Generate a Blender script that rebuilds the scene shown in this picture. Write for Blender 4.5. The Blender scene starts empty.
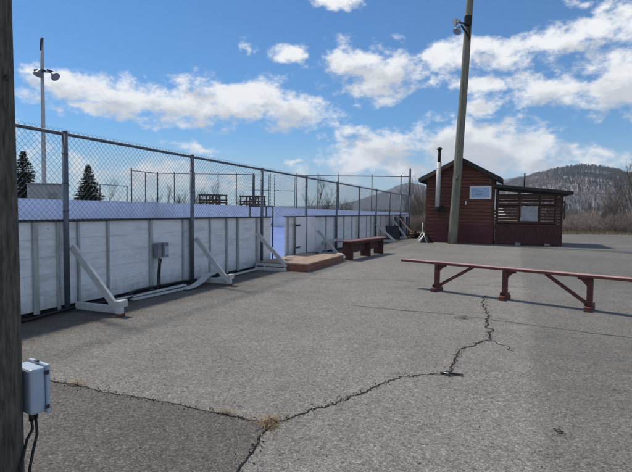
import bpy, math, random
from mathutils import Vector, Matrix, noise as mnoise

rnd = random.Random(7)
SC = bpy.context.scene
COL = SC.collection
R = math.radians
DX, DY = .3633, .9317            # the direction the rink fence runs
NX, NY = .9317, -.3633           # outward, towards the parking lot
OX, OY = -3.47, 6.66             # foot of the nearest fence post
RA = math.atan2(DY, DX)          # heading of the fence
TILT = .03                       # the rink site climbs gently away from the lot


def F(s, o, z=0.0):
    return (OX + DX * s + NX * o, OY + DY * s + NY * o, z)


# ------------------------------------------------------------------ materials
def mat(name, c1, c2=None, scale=6.0, stretch=(1, 1, 1), rough=.75, metal=0.0, bump=0.0, bscale=60.0,
        spec=.4, dirt=None, dscale=2.0, damt=.5, detail=6.0):
    m = bpy.data.materials.new(name)
    m.use_nodes = True
    nt = m.node_tree
    N = nt.nodes
    L = nt.links
    b = N['Principled BSDF']
    b.inputs['Roughness'].default_value = rough
    b.inputs['Metallic'].default_value = metal
    b.inputs['Specular IOR Level'].default_value = spec
    c2 = c2 or tuple(x * .75 for x in c1)
    tc = N.new('ShaderNodeTexCoord')
    oi = N.new('ShaderNodeObjectInfo')
    mp = N.new('ShaderNodeMapping')
    mp.inputs['Scale'].default_value = stretch
    L.new(tc.outputs['Object'], mp.inputs['Vector'])
    ad = N.new('ShaderNodeVectorMath')
    ad.operation = 'ADD'
    sc = N.new('ShaderNodeMath')
    sc.operation = 'MULTIPLY'
    sc.inputs[1].default_value = 37.0
    L.new(oi.outputs['Random'], sc.inputs[0])
    L.new(mp.outputs['Vector'], ad.inputs[0])
    L.new(sc.outputs[0], ad.inputs[1])
    n1 = N.new('ShaderNodeTexNoise')
    n1.inputs['Scale'].default_value = scale
    n1.inputs['Detail'].default_value = detail
    n1.inputs['Roughness'].default_value = .62
    L.new(ad.outputs[0], n1.inputs['Vector'])
    rp = N.new('ShaderNodeValToRGB')
    rp.color_ramp.elements[0].position = .34
    rp.color_ramp.elements[0].color = (*c2, 1)
    rp.color_ramp.elements[1].position = .66
    rp.color_ramp.elements[1].color = (*c1, 1)
    L.new(n1.outputs['Fac'], rp.inputs['Fac'])
    out = rp.outputs['Color']
    if dirt:
        n2 = N.new('ShaderNodeTexNoise')
        n2.inputs['Scale'].default_value = dscale
        n2.inputs['Detail'].default_value = 8
        n2.inputs['Roughness'].default_value = .7
        L.new(ad.outputs[0], n2.inputs['Vector'])
        r2 = N.new('ShaderNodeMapRange')
        r2.inputs['From Min'].default_value = .5
        r2.inputs['From Max'].default_value = .72
        r2.inputs['To Max'].default_value = damt
        L.new(n2.outputs['Fac'], r2.inputs['Value'])
        mx = N.new('ShaderNodeMix')
        mx.data_type = 'RGBA'
        L.new(r2.outputs['Result'], mx.inputs['Factor'])
        L.new(out, mx.inputs['A'])
        mx.inputs['B'].default_value = (*dirt, 1)
        out = mx.outputs['Result']
    L.new(out, b.inputs['Base Color'])
    if bump:
        n3 = N.new('ShaderNodeTexNoise')
        n3.inputs['Scale'].default_value = bscale
        n3.inputs['Detail'].default_value = 5
        L.new(ad.outputs[0], n3.inputs['Vector'])
        bp = N.new('ShaderNodeBump')
        bp.inputs['Strength'].default_value = bump
        bp.inputs['Distance'].default_value = .01
        L.new(n3.outputs['Fac'], bp.inputs['Height'])
        L.new(bp.outputs['Normal'], b.inputs['Normal'])
    return m


def asphalt_mat(name, lo, hi, tint, dark_band=False):
    m = bpy.data.materials.new(name)
    m.use_nodes = True
    nt = m.node_tree
    N = nt.nodes
    L = nt.links
    b = N['Principled BSDF']
    b.inputs['Roughness'].default_value = .88
    b.inputs['Specular IOR Level'].default_value = .3
    tc = N.new('ShaderNodeTexCoord')
    co = tc.outputs['Object']

    def noise(scale, detail=4, rough=.6):
        n = N.new('ShaderNodeTexNoise')
        n.inputs['Scale'].default_value = scale
        n.inputs['Detail'].default_value = detail
        n.inputs['Roughness'].default_value = rough
        L.new(co, n.inputs['Vector'])
        return n.outputs['Fac']

    def rng(v, a, c, lo_, hi_):
        r = N.new('ShaderNodeMapRange')
        r.inputs['From Min'].default_value = a
        r.inputs['From Max'].default_value = c
        r.inputs['To Min'].default_value = lo_
        r.inputs['To Max'].default_value = hi_
        L.new(v, r.inputs['Value'])
        return r.outputs['Result']

    def mul(a, c):
        k = N.new('ShaderNodeMath')
        k.operation = 'MULTIPLY'
        L.new(a, k.inputs[0])
        L.new(c, k.inputs[1])
        return k.outputs[0]
    vo = N.new('ShaderNodeTexVoronoi')
    vo.inputs['Scale'].default_value = 125
    L.new(co, vo.inputs['Vector'])
    sp = N.new('ShaderNodeSeparateColor')
    L.new(vo.outputs['Color'], sp.inputs['Color'])
    rp = N.new('ShaderNodeValToRGB')
    e = rp.color_ramp.elements
    e[0].position = 0
    e[0].color = (lo, lo, lo, 1)
    e[1].position = 1
    e[1].color = (hi, hi * .985, hi * .95, 1)
    k = e.new(.75)
    mid = lo + (hi - lo) * .5
    k.color = (mid, mid * .985, mid * .955, 1)
    L.new(sp.outputs['Red'], rp.inputs['Fac'])
    f = mul(rng(noise(.35, 5), .3, .7, .84, 1.12), rng(noise(3.0, 6, .65), .3, .7, .88, 1.1))
    f = mul(f, rng(noise(26, 3), .3, .7, .86, 1.12))
    st = noise(1.1, 9, .75)
    f = mul(f, rng(st, .60, .72, 1.0, .78))
    f = mul(f, rng(noise(.13, 3, .5), .35, .65, .9, 1.08))
    f = mul(f, rng(noise(7, 8, .8), .66, .72, 1.0, .72))
    v2 = N.new('ShaderNodeTexVoronoi')
    v2.inputs['Scale'].default_value = 48
    L.new(co, v2.inputs['Vector'])
    s2 = N.new('ShaderNodeSeparateColor')
    L.new(v2.outputs['Color'], s2.inputs['Color'])
    f = mul(f, rng(s2.outputs['Green'], .90, .93, 1.0, 1.22))      # larger exposed stones
    f = mul(f, rng(s2.outputs['Blue'], .05, .08, .68, 1.0))        # lost stones, dark pits
    f = mul(f, rng(noise(.55, 7, .72), .54, .66, 1.0, .86))        # worn, damp-stained areas
    if dark_band:
        # a darker band with a soft left edge along the right of the lot
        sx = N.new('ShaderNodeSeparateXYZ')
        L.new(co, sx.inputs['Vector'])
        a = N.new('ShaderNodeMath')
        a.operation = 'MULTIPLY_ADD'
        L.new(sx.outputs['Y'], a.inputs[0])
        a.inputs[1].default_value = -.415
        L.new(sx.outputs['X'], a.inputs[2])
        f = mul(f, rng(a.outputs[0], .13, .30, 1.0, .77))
    dirtout = None
    if dark_band:
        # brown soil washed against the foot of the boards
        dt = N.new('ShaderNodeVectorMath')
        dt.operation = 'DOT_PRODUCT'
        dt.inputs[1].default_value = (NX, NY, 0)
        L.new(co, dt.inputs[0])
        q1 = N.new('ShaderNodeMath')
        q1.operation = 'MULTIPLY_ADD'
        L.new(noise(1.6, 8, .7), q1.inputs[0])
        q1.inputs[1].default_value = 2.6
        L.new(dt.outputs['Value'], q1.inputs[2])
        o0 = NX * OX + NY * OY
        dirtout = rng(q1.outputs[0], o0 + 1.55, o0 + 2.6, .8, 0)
    mx = N.new('ShaderNodeMix')
    mx.data_type = 'RGBA'
    mx.blend_type = 'MULTIPLY'
    mx.inputs['Factor'].default_value = 1
    L.new(rp.outputs['Color'], mx.inputs['A'])
    cc = N.new('ShaderNodeCombineColor')
    for i in range(3):
        q = N.new('ShaderNodeMath')
        q.operation = 'MULTIPLY'
        q.inputs[1].default_value = tint[i]
        L.new(f, q.inputs[0])
        L.new(q.outputs[0], cc.inputs[i])
    L.new(cc.outputs['Color'], mx.inputs['B'])
    res = mx.outputs['Result']
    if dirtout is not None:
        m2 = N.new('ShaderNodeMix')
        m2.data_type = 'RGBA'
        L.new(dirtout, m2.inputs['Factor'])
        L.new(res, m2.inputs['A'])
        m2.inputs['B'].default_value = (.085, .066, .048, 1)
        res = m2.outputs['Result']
    L.new(res, b.inputs['Base Color'])
    bp = N.new('ShaderNodeBump')
    bp.inputs['Strength'].default_value = .5
    bp.inputs['Distance'].default_value = .006
    L.new(sp.outputs['Red'], bp.inputs['Height'])
    L.new(bp.outputs['Normal'], b.inputs['Normal'])
    return m


M = {}
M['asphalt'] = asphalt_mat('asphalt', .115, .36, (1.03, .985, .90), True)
M['patch'] = asphalt_mat('darker asphalt', .06, .22, (1.04, .98, .89))
M['crack'] = mat('crack black', (.022, .02, .018), (.008, .008, .008), 30, rough=1)
M['seam'] = mat('seam', (.10, .098, .09), (.05, .05, .046), 12, rough=1)
M['ground'] = mat('dry ground', (.17, .14, .085), (.085, .075, .05), .35, rough=1, dirt=(.12, .12, .06), dscale=.08)
M['ice'] = mat('blue rink floor', (.19, .26, .58), (.14, .205, .47), .7, rough=.35, dirt=(.2, .27, .55), dscale=.5, damt=.35)
M['white'] = mat('white board paint', (.83, .845, .86), (.75, .765, .785), 3.5, (1, 1, 5), .6, dirt=(.36, .36, .35), dscale=1.6,
                 damt=.6, bump=.15, bscale=18)
M['whitefar'] = mat('white rink sheeting', (.84, .86, .89), (.75, .77, .82), .8, (1, 1, .5), .5, dirt=(.48, .49, .54), dscale=1.3, damt=.6)
M['stud'] = mat('grey stud timber', (.50, .52, .51), (.32, .35, .35), 5, (6, 6, .8), .8, bump=.3, bscale=30, dirt=(.12, .14, .12), damt=.5)
M['cap'] = mat('navy cap', (.03, .04, .07), (.018, .024, .045), 8, rough=.5)
M['dark'] = mat('black gap', (.012, .012, .013), rough=.9)
M['rubber'] = mat('black cable', (.012, .012, .013), rough=.5)
M['steel'] = mat('galvanised steel', (.17, .195, .23), (.10, .118, .145), 9, (1, 1, .3), .55, .5)
M['wire'] = mat('chain wire', (.07, .085, .11), (.045, .055, .07), 3, rough=.6, metal=.4)
M['darksteel'] = mat('dark steel', (.05, .055, .06), (.03, .033, .036), 5, rough=.55, metal=.3)
M['timberwhite'] = mat('white painted timber', (.66, .66, .65), (.50, .50, .49), 6, (1, 8, 8), .7, dirt=(.22, .2, .17), dscale=3, damt=.7,
                       bump=.25, bscale=35)
M['rot'] = mat('rotten wood', (.22, .09, .04), (.10, .045, .025), 12, rough=.95)
M['pole'] = mat('weathered pole wood', (.20, .16, .115), (.085, .07, .052), 7, (7, 7, .35), .9, bump=.9, bscale=22, dirt=(.04, .035, .03), dscale=4,
                damt=.8)
M['poledark'] = mat('dark weathered pole wood', (.165, .145, .112), (.058, .051, .042), 10, (5, 5, .8), .95, bump=1.0, bscale=30,
                    dirt=(.035, .028, .022), dscale=9, damt=.85)
M['polegreen'] = mat('green treated pole wood', (.30, .275, .205), (.13, .13, .10), 5, (7, 7, .3), .9, bump=.6, bscale=20, dirt=(.08, .10, .06),
                     dscale=1.2, damt=.7)
M['concretepole'] = mat('pale steel pole', (.52, .51, .50), (.40, .40, .40), 3, (3, 3, .4), .6)
M['red'] = mat('dark red paint', (.13, .028, .025), (.065, .016, .015), 7, (1, 6, 6), .7, dirt=(.26, .17, .14), dscale=17, damt=.7, bump=.2, bscale=40)
M['redtop'] = mat('worn red seat', (.50, .30, .28), (.30, .13, .125), 6, (.7, 7, 7), .55, dirt=(.55, .48, .43), dscale=9, damt=.85, bump=.3, bscale=30)
M['redseat'] = mat('dull red seat', (.26, .11, .10), (.13, .05, .045), 6, (.7, 7, 7), .6, dirt=(.30, .22, .20), dscale=4, damt=.6)
M['redwood'] = mat('maroon wood', (.115, .042, .037), (.05, .021, .019), 6, (5, 5, .7), .8, dirt=(.03, .014, .012), dscale=3, damt=.7, bump=.3)
M['log'] = mat('red brown siding', (.235, .088, .056), (.09, .037, .028), 4, (.5, 5, 7), .75, dirt=(.04, .018, .014), dscale=2.2, damt=.7, bump=.25, bscale=25)
M['skirt'] = mat('plum painted plywood', (.115, .030, .034), (.08, .022, .026), 2, rough=.7, dirt=(.06, .025, .02), dscale=1.5, damt=.5)
M['slat'] = mat('dark slat wood', (.10, .048, .036), (.048, .025, .02), 5, (.6, 5, 5), .85, dirt=(.02, .012, .01))
M['roof'] = mat('dark shingles', (.05, .047, .046), (.028, .027, .027), 14, rough=.95, bump=.6, bscale=40)
M['fascia'] = mat('paler fascia', (.15, .12, .105), (.07, .055, .05), 6, (1, 6, 6), .85)
M['pipewhite'] = mat('white insulated pipe', (.66, .64, .60), (.50, .48, .45), 5, (1, 1, .5), .5, dirt=(.30, .24, .18), dscale=3, damt=.6)
M['black'] = mat('matt black', (.022, .022, .024), (.014, .014, .015), rough=.6)
M['signwhite'] = mat('sign white', (.74, .76, .80), (.68, .70, .74), 4, rough=.5)
M['signblue'] = mat('sign pale blue', (.42, .56, .74), (.36, .50, .68), 6, rough=.5)
M['signink'] = mat('sign ink', (.09, .15, .34), rough=.5)
M['plexi'] = mat('clouded panel', (.42, .42, .43), (.25, .26, .27), 3, rough=.25, dirt=(.18, .18, .17), dscale=5)
M['boxgrey'] = mat('pale grey enclosure', (.46, .53, .62), (.41, .48, .57), 3, rough=.38, dirt=(.34, .36, .38), dscale=7, damt=.35)
M['boxdark'] = mat('grey utility box', (.25, .27, .29), (.17, .185, .2), 5, rough=.5, metal=.3)
M['concrete'] = mat('concrete block', (.34, .33, .31), (.24, .23, .22), 9, rough=.95, bump=.5)
M['deck'] = mat('weathered plywood', (.46, .33, .245), (.32, .22, .16), 3, (1, 4, 1), .85, dirt=(.18, .15, .13), dscale=2)
M['deckside'] = mat('red brown plank', (.33, .145, .095), (.20, .085, .058), 5, (.6, 5, 5), .8, dirt=(.06, .03, .02), dscale=4)
M['bag'] = mat('white plastic', (.78, .78, .77), (.66, .66, .66), 8, rough=.4)
M['leafwhite'] = mat('plain white gate leaf', (.86, .86, .86), (.82, .82, .82), 1.5, rough=.5, dirt=(.55, .54, .52), dscale=2.5, damt=.35)
M['tarp'] = mat('black tarp', (.012, .012, .014), rough=.35, bump=.5, bscale=15)
M['shed'] = mat('grey shed cladding', (.36, .37, .40), (.28, .29, .32), 1.5, (6, 6, .5), .7)
M['lampmetal'] = mat('silver lamp', (.55, .57, .6), (.40, .42, .45), 6, rough=.35, metal=.8)
M['glass'] = mat('lamp glass', (.30, .33, .36), (.24, .27, .30), 4, rough=.08)
M['bark'] = mat('grey bark', (.13, .11, .095), (.07, .058, .05), 6, (3, 3, .5), .95)
M['twig'] = mat('twigs', (.15, .125, .11), (.085, .068, .06), .9, rough=1)
M['bushbrown'] = mat('brown brush', (.29, .235, .20), (.15, .12, .10), .7, rough=1)
M['bushpale'] = mat('pale brush', (.44, .38, .32), (.28, .24, .20), .7, rough=1)
M['birch'] = mat('birch bark', (.62, .6, .57), (.42, .40, .38), 8, (1, 1, 4), .8, dirt=(.04, .04, .04), dscale=5, damt=.8)
M['needle'] = mat('spruce needles', (.032, .052, .030), (.014, .024, .016), 1.2, rough=.95)
M['drygrass'] = mat('dry grass', (.40, .31, .17), (.24, .18, .095), 5, rough=1)
M['fieldgrass'] = mat('field grass', (.27, .24, .165), (.16, .145, .10), .3, rough=1)
M['leafbrown'] = mat('dead leaves', (.13, .075, .048), (.065, .036, .024), 30, rough=1)
M['hillnear'] = mat('scrub hillside', (.58, .56, .54), (.38, .36, .34), .010, rough=1, dirt=(.40, .39, .39), dscale=.007, damt=.8)
M['hillfar'] = mat('far forest slope', (.075, .085, .09), (.045, .052, .06), .006, rough=1, dirt=(.16, .15, .15), dscale=.002, damt=.7)
M['hillmid'] = mat('leafless wooded slope', (.31, .275, .27), (.21, .19, .19), .008, rough=1)
M['conifer'] = mat('distant conifers', (.055, .072, .066), (.03, .042, .042), .02, rough=1)
M['greywood'] = mat('leafless trees', (.28, .25, .245), (.175, .16, .158), .03, rough=1)
M['palewood'] = mat('pale leafless trees', (.52, .51, .50), (.37, .36, .355), .03, rough=1)


def scuffs(m):
    """puck marks, drips and soil splashed on the foot of the painted boards"""
    nt = m.node_tree
    N, L = nt.nodes, nt.links
    b = N['Principled BSDF']
    src = b.inputs['Base Color'].links[0].from_socket
    geo = N.new('ShaderNodeNewGeometry')

    def noise(scale, stretch, det=6):
        mp = N.new('ShaderNodeMapping')
        mp.inputs['Scale'].default_value = stretch
        L.new(geo.outputs['Position'], mp.inputs['Vector'])
        n = N.new('ShaderNodeTexNoise')
        n.inputs['Scale'].default_value = scale
        n.inputs['Detail'].default_value = det
        n.inputs['Roughness'].default_value = .7
        L.new(mp.outputs['Vector'], n.inputs['Vector'])
        return n.outputs['Fac']

    def rng(v, a, c, lo_, hi_):
        r = N.new('ShaderNodeMapRange')
        for k, q in (('From Min', a), ('From Max', c), ('To Min', lo_), ('To Max', hi_)):
            r.inputs[k].default_value = q
        L.new(v, r.inputs['Value'])
        return r.outputs['Result']

    def over(src, fac, col):
        mx = N.new('ShaderNodeMix')
        mx.data_type = 'RGBA'
        L.new(fac, mx.inputs['Factor'])
        L.new(src, mx.inputs['A'])
        mx.inputs['B'].default_value = (*col, 1)
        return mx.outputs['Result']
    out = over(src, rng(noise(2.4, (9, 9, .35)), .58, .78, 0, .30), (.36, .36, .34))        # vertical drips
    out = over(out, rng(noise(11, (1, 1, 1.6), 3), .70, .73, 0, .75), (.09, .09, .10))        # marks
    out = over(out, rng(noise(38, (1, 1, 1), 2), .73, .76, 0, .6), (.10, .10, .10))
    sx = N.new('ShaderNodeSeparateXYZ')
    L.new(geo.outputs['Position'], sx.inputs['Vector'])
    ma = N.new('ShaderNodeMath')
    ma.operation = 'MULTIPLY_ADD'
    L.new(noise(5, (2, 2, .6)), ma.inputs[0])
    ma.inputs[1].default_value = -.62
    L.new(sx.outputs['Z'], ma.inputs[2])
    out = over(out, rng(ma.outputs[0], -.34, .02, .62, 0), (.24, .215, .18))                   # soil
    L.new(out, b.inputs['Base Color'])


scuffs(M['white'])


# ------------------------------------------------------------------ mesh builder
class MB:
    def __init__(self, tilt=0.0):
        self.v, self.f, self.sm, self.mi = [], [], [], []
        self.tilt = tilt
        self.cur = 0

    def face(self, idx, smooth=False):
        self.f.append(idx)
        self.sm.append(smooth)
        self.mi.append(self.cur)

    def add(self, verts, faces, smooth=False):
        k = len(self.v)
        self.v.extend(tuple(p) for p in verts)
        for q in faces:
            self.face([k + i for i in q], smooth)

    def box(self, x0, x1, y0, y1, z0, z1, rot=None, piv=None):
        vs = [Vector((x, y, z)) for z in (z0, z1) for y in (y0, y1) for x in (x0, x1)]
        if rot is not None:
            p = Vector(piv or ((x0 + x1) / 2, (y0 + y1) / 2, (z0 + z1) / 2))
            vs = [rot @ (q - p) + p for q in vs]
        self.add(vs, [(0, 2, 3, 1), (4, 5, 7, 6), (0, 1, 5, 4), (2, 6, 7, 3), (0, 4, 6, 2), (1, 3, 7, 5)])

    def bar(self, a, b, w, h, up=(0, 0, 1)):
        """rectangular timber from a to b; w across, h along 'up'"""
        a, b = Vector(a), Vector(b)
        d = (b - a).normalized()
        u = Vector(up)
        s = d.cross(u)
        if s.length < 1e-4:
            s = d.cross(Vector((1, 0, 0)))
        s.normalize()
        u = s.cross(d)
        vs = []
        for p in (a, b):
            for i, j in ((-1, -1), (1, -1), (1, 1), (-1, 1)):
                vs.append(p + s * (w / 2 * i) + u * (h / 2 * j))
        self.add(vs, [(0, 1, 2, 3), (7, 6, 5, 4), (0, 4, 5, 1), (1, 5, 6, 2), (2, 6, 7, 3), (3, 7, 4, 0)])

    def tube(self, pts, rad, n=8, cap=True, smooth=True):
        pts = [Vector(p) for p in pts]
        if not isinstance(rad, (list, tuple)):
            rad = [rad] * len(pts)
        k = len(self.v)
        ref = None
        for i, p in enumerate(pts):
            d = (pts[min(i + 1, len(pts) - 1)] - pts[max(i - 1, 0)])
            if d.length < 1e-9:
                d = Vector((0, 0, 1))
            d.normalize()
            if ref is None:
                ref = d.orthogonal().normalized()
            s = ref - d * ref.dot(d)
            if s.length < 1e-5:
                s = d.orthogonal()
            s.normalize()
            ref = s
            t = d.cross(s)
            for j in range(n):
                a = 2 * math.pi * j / n
                self.v.append(tuple(p + (s * math.cos(a) + t * math.sin(a)) * rad[i]))
        for i in range(len(pts) - 1):
            for j in range(n):
                self.face([k + i * n + j, k + i * n + (j + 1) % n, k + (i + 1) * n + (j + 1) % n, k + (i + 1) * n + j], smooth)
        if cap:
            self.face([k + j for j in reversed(range(n))])
            self.face([k + (len(pts) - 1) * n + j for j in range(n)])

    def prism(self, poly, y0, y1):
        """polygon in x,z extruded from y0 to y1"""
        n = len(poly)
        vs = [(x, y0, z) for x, z in poly] + [(x, y1, z) for x, z in poly]
        fs = [tuple(range(n)), tuple(reversed(range(n, 2 * n)))]
        fs += [(i, i + n, (i + 1) % n + n, (i + 1) % n) for i in range(n)]
        self.add(vs, fs)

    def build(self, name, material, parent=None, bevel=0.0, loc=None, rz=None):
        me = bpy.data.meshes.new(name)
        vs = self.v
        if self.tilt:
            vs = [(x, y, z + self.tilt * x) for x, y, z in vs]
        me.from_pydata(vs, [], self.f)
        mats = material if isinstance(material, (list, tuple)) else [material]
        for q in mats:
            me.materials.append(q)
        me.polygons.foreach_set('use_smooth', self.sm)
        me.polygons.foreach_set('material_index', self.mi)
        me.update()
        o = bpy.data.objects.new(name, me)
        COL.objects.link(o)
        if parent:
            o.parent = parent
        if loc:
            o.location = loc
        if rz is not None:
            o.rotation_euler = (0, 0, rz)
        if bevel:
            bv = o.modifiers.new('bevel', 'BEVEL')
            bv.width = bevel
            bv.segments = 2
            bv.limit_method = 'ANGLE'
        return o


def tag(o, label=None, cat=None, group=None, kind=None):
    if label:
        o['label'] = label
    if cat:
        o['category'] = cat
    if group:
        o['group'] = group
    if kind:
        o['kind'] = kind
    return o


def thing(name, label, cat, loc=(0, 0, 0), rz=0.0, group=None):
    o = bpy.data.objects.new(name, None)
    o.empty_display_size = .3
    COL.objects.link(o)
    o.location = loc
    o.rotation_euler = (0, 0, rz)
    return tag(o, label, cat, group)


def copy_thing(o, loc, rz=None, label=None, scale=None):
    def rec(a, parent):
        c = a.copy()
        COL.objects.link(c)
        c.parent = parent
        for ch in [q for q in COL.objects if q.parent == a]:
            rec(ch, c)
        return c
    c = rec(o, None)
    c.location = loc
    if rz is not None:
        c.rotation_euler = (0, 0, rz)
    if scale:
        c.scale = scale
    if label:
        c['label'] = label
    return c


def smooth(a, b, x):
    t = max(0.0, min(1.0, (x - a) / (b - a)))
    return t * t * (3 - 2 * t)


# ------------------------------------------------------------------ the ground
def ground_h(x, y):
    rx, ry = x - OX, y - OY
    s, o = DX * rx + DY * ry, NX * rx + NY * ry
    h = -.06
    if o < -2.5:
        rise = TILT * min(20.5, -o - 2.5)
        h += rise * (1 - smooth(45, 120, s)) * (1 - smooth(60, 160, -o))
    return h


def axis(lo, hi, n):
    out = []
    for i in range(n + 1):
        t = -1 + 2 * i / n
        q = abs(t) ** 4.2
        out.append((hi if t > 0 else -lo) * q * (1 if t > 0 else -1) + 40 * t)
    return out


g = MB()
xs, ys = axis(-6000, 6000, 170), axis(-600, 6000, 170)
for yy in ys:
    for xx in xs:
        g.v.append((xx, yy, ground_h(xx, yy)))
W_ = len(xs)
for j in range(len(ys) - 1):
    for i in range(W_ - 1):
        g.face([j * W_ + i, j * W_ + i + 1, (j + 1) * W_ + i + 1, (j + 1) * W_ + i], True)
tag(g.build('ground', M['ground']), kind='structure')


def sheet(name, pts, z, material, thick=0.0):
    b = MB()
    n = len(pts)
    b.add([(x, y, z) for x, y in pts], [tuple(range(n))])
    if thick:
        b.add([(x, y, z) for x, y in pts] + [(x, y, z - thick) for x, y in pts],
              [(i, i + n, (i + 1) % n + n, (i + 1) % n) for i in range(n)])
    return tag(b.build(name, material), kind='structure')


edge = []
for i in range(60):
    x = 66 - i * 1.0
    edge.append((x, 33.6 + .35 * mnoise.noise((x * .5, 3.3, 0)) + .2 * mnoise.noise((x * 1.9, 1.3, 0)) + (.0 if x > 12 else (12 - x) * .35)))
lot = [F(-26, -.14)[:2], (-3, -22), (66, -22)] + edge + [F(29, .0)[:2], F(27, -.14)[:2]]
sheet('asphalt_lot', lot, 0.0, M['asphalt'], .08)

# crack lines in the lot, as irregular ribbons
CR = {
    'mid': [(-.30, 3.19), (-.1, 3.34), (.12, 3.52), (.37, 3.77), (.75, 4.15), (1.16, 4.24)],
    'up': [(1.16, 4.24), (1.29, 4.41), (1.45, 4.82), (1.62, 5.12), (2.0, 5.41)],
    'top': [(2.0, 5.41), (2.12, 5.75), (2.22, 6.09), (2.41, 6.56), (2.57, 7.25), (2.98, 8.35)],
    'fork': [(2.02, 5.41), (2.06, 5.2), (2.08, 4.95)],
    'left': [(-2.9, 4.3), (-2.21, 3.96), (-1.91, 3.84), (-1.61, 3.71), (-1.16, 3.55), (-.67, 3.35), (-.30, 3.19)],
    'down': [(-.30, 3.19), (-.36, 2.87), (-.42, 2.59), (-.50, 2.0), (-.62, 1.0)],
}


def crackline(pts, step=.035, amp=.022, seed=1):
    r = random.Random(seed)
    out = []
    for (x0, y0), (x1, y1) in zip(pts, pts[1:]):
        d = math.hypot(x1 - x0, y1 - y0)
        n = max(1, int(d / step))
        for i in range(n):
            t = i / n
            j = r.uniform(-1, 1) * amp + .6 * amp * mnoise.noise((x0 + (x1 - x0) * t * 1, (y0 + (y1 - y0) * t) * 6, seed * 3.1)) * 3
            out.append((x0 + (x1 - x0) * t - (y1 - y0) / d * j, y0 + (y1 - y0) * t + (x1 - x0) / d * j))
    out.append(pts[-1])
    return out


def ribbon(name, pts, w, z, material, seed=1, minw=.55):
    b = MB()
    r = random.Random(seed + 50)
    n = len(pts)
    for i, (x, y) in enumerate(pts):
        a = pts[max(0, i - 1)]
        c = pts[min(n - 1, i + 1)]
        d = Vector((c[0] - a[0], c[1] - a[1], 0)).normalized()
        q = w * (minw + (1 - minw) * abs(mnoise.noise((x * 5, y * 5, seed))) * 2.0) * r.uniform(.6, 1.3)
        q *= min(1, .6 + 6.0 * min(i, n - 1 - i) / n)
        b.v += [(x - d.y * q / 2, y + d.x * q / 2, z), (x + d.y * q / 2, y - d.x * q / 2, z)]
        if i:
            k = 2 * i
            b.face([k - 2, k - 1, k + 1, k])
    return tag(b.build(name, material), kind='structure')


left_line = crackline(CR['left'], .05, .012, 5)
down_line = crackline(CR['down'], .05, .008, 6)
sheet('asphalt_patch', [(x, y) for x, y in left_line] + down_line[1:] + [(-.7, 0), (-2.9, 0)], .003, M['patch'])
ribbon('crack', crackline(CR['mid'], .035, .016, 1), .016, .004, M['crack'], 1)
ribbon('crack', crackline(CR['up'], .05, .024, 2), .024, .004, M['crack'], 2)
ribbon('crack', crackline(CR['top'], .085, .026, 3), .030, .004, M['crack'], 3)
ribbon('crack', crackline(CR['fork'], .04, .03, 4), .013, .004, M['crack'], 4)
ribbon('crack', left_line, .017, .006, M['crack'], 5)
ribbon('crack', down_line, .017, .006, M['crack'], 6)
ribbon('crack', crackline([(.55, 7.35), (1.18, 7.03), (1.93, 6.79), (2.48, 6.38), (3.08, 5.97), (3.72, 5.57), (4.6, 5.1)], .08, .012, 8), .022, .004,
       M['seam'], 8)
ribbon('crack', crackline([(-1.2, 10.4), (.4, 10.1), (1.4, 10.2), (2.6, 9.7), (5.5, 8.9)], .12, .03, 9), .018, .004, M['seam'], 9)

# rink floor
rf = MB()
q = [F(-16, -.16), F(26.0, -.16), F(26.0, -19.9), F(-16, -19.9)]
rf.add([(q[0][0], q[0][1], .012), (q[1][0], q[1][1], .012), (q[2][0], q[2][1], .012 + TILT * 19.8), (q[3][0], q[3][1], .012 + TILT * 19.8)],
       [(0, 1, 2, 3)])
tag(rf.build('rink_floor', M['ice']), kind='structure')

# ------------------------------------------------------------------ rink boards along the lot (local x along the fence, -y towards the lot)
BH = 1.30


def board_wall(label, s0, s1, studs, group):
    t = thing('rink_board_wall', label, 'board wall', F(s0, -.10), RA, group)
    L = s1 - s0
    studs = sorted([s - s0 for s in studs if s0 < s < s1])
    cuts = [0] + studs + [L]
    for i, (a, c) in enumerate(zip(cuts, cuts[1:])):
        if c - a < .05:
            continue
        p = MB()
        off = rnd.uniform(-.006, .006)
        lo = .07 + rnd.uniform(-.015, .015)
        h = (BH - .035 - lo) / 5
        for k in range(5):
            z0 = lo + k * h
            of2 = off + rnd.uniform(-.002, .002)
            p.box(a + .003, c - .003, .0 + of2, .03 + of2, z0 + .0012, z0 + h - .0012)
        p.box(a + .01, c - .01, .031 + off, .045, lo, BH - .04)
        o = p.build('panel', M['white'], t)
    for s in studs:
        p = MB()
        w = rnd.choice((.035, .05, .07))
        p.box(s - w / 2, s + w / 2, -.045, -.012, .04, BH - .04)
        p.build('stud', M['stud'], t, .004)
    p = MB()
    p.box(0, L, -.05, .07, BH - .034, BH)
    p.build('cap_rail', M['cap'], t, .004)
    p = MB()
    p.box(0, L, .05, .09, .012, .09)
    p.box(.02, L - .02, .0, .049, .013, .055)
    p.build('gap_strip', M['dark'], t)  # black strip: its colour stands in for the shaded gap under the panels
    return t


base_st = [-5.2, -4.2, -3.3, -2.35, -1.4, -.42, -.07, .27, .83, 1.81, 2.71, 2.98, 3.62, 4.28, 4.76, 5.66, 5.95]
bw = board_wall('long white painted rink board wall on the near side of the gate opening', -6.2, 6.5, base_st, 'rink board walls facing the lot')
st2 = [7.55]
s = 8.55
while s < 26:
    st2.append(s)
    s += rnd.choice((.72, .95, 1.05, 1.2))
bw2 = board_wall('white rink board wall with many grey studs beyond the gate opening', 7.42, 25.95, st2, 'rink board walls facing the lot')

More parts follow.
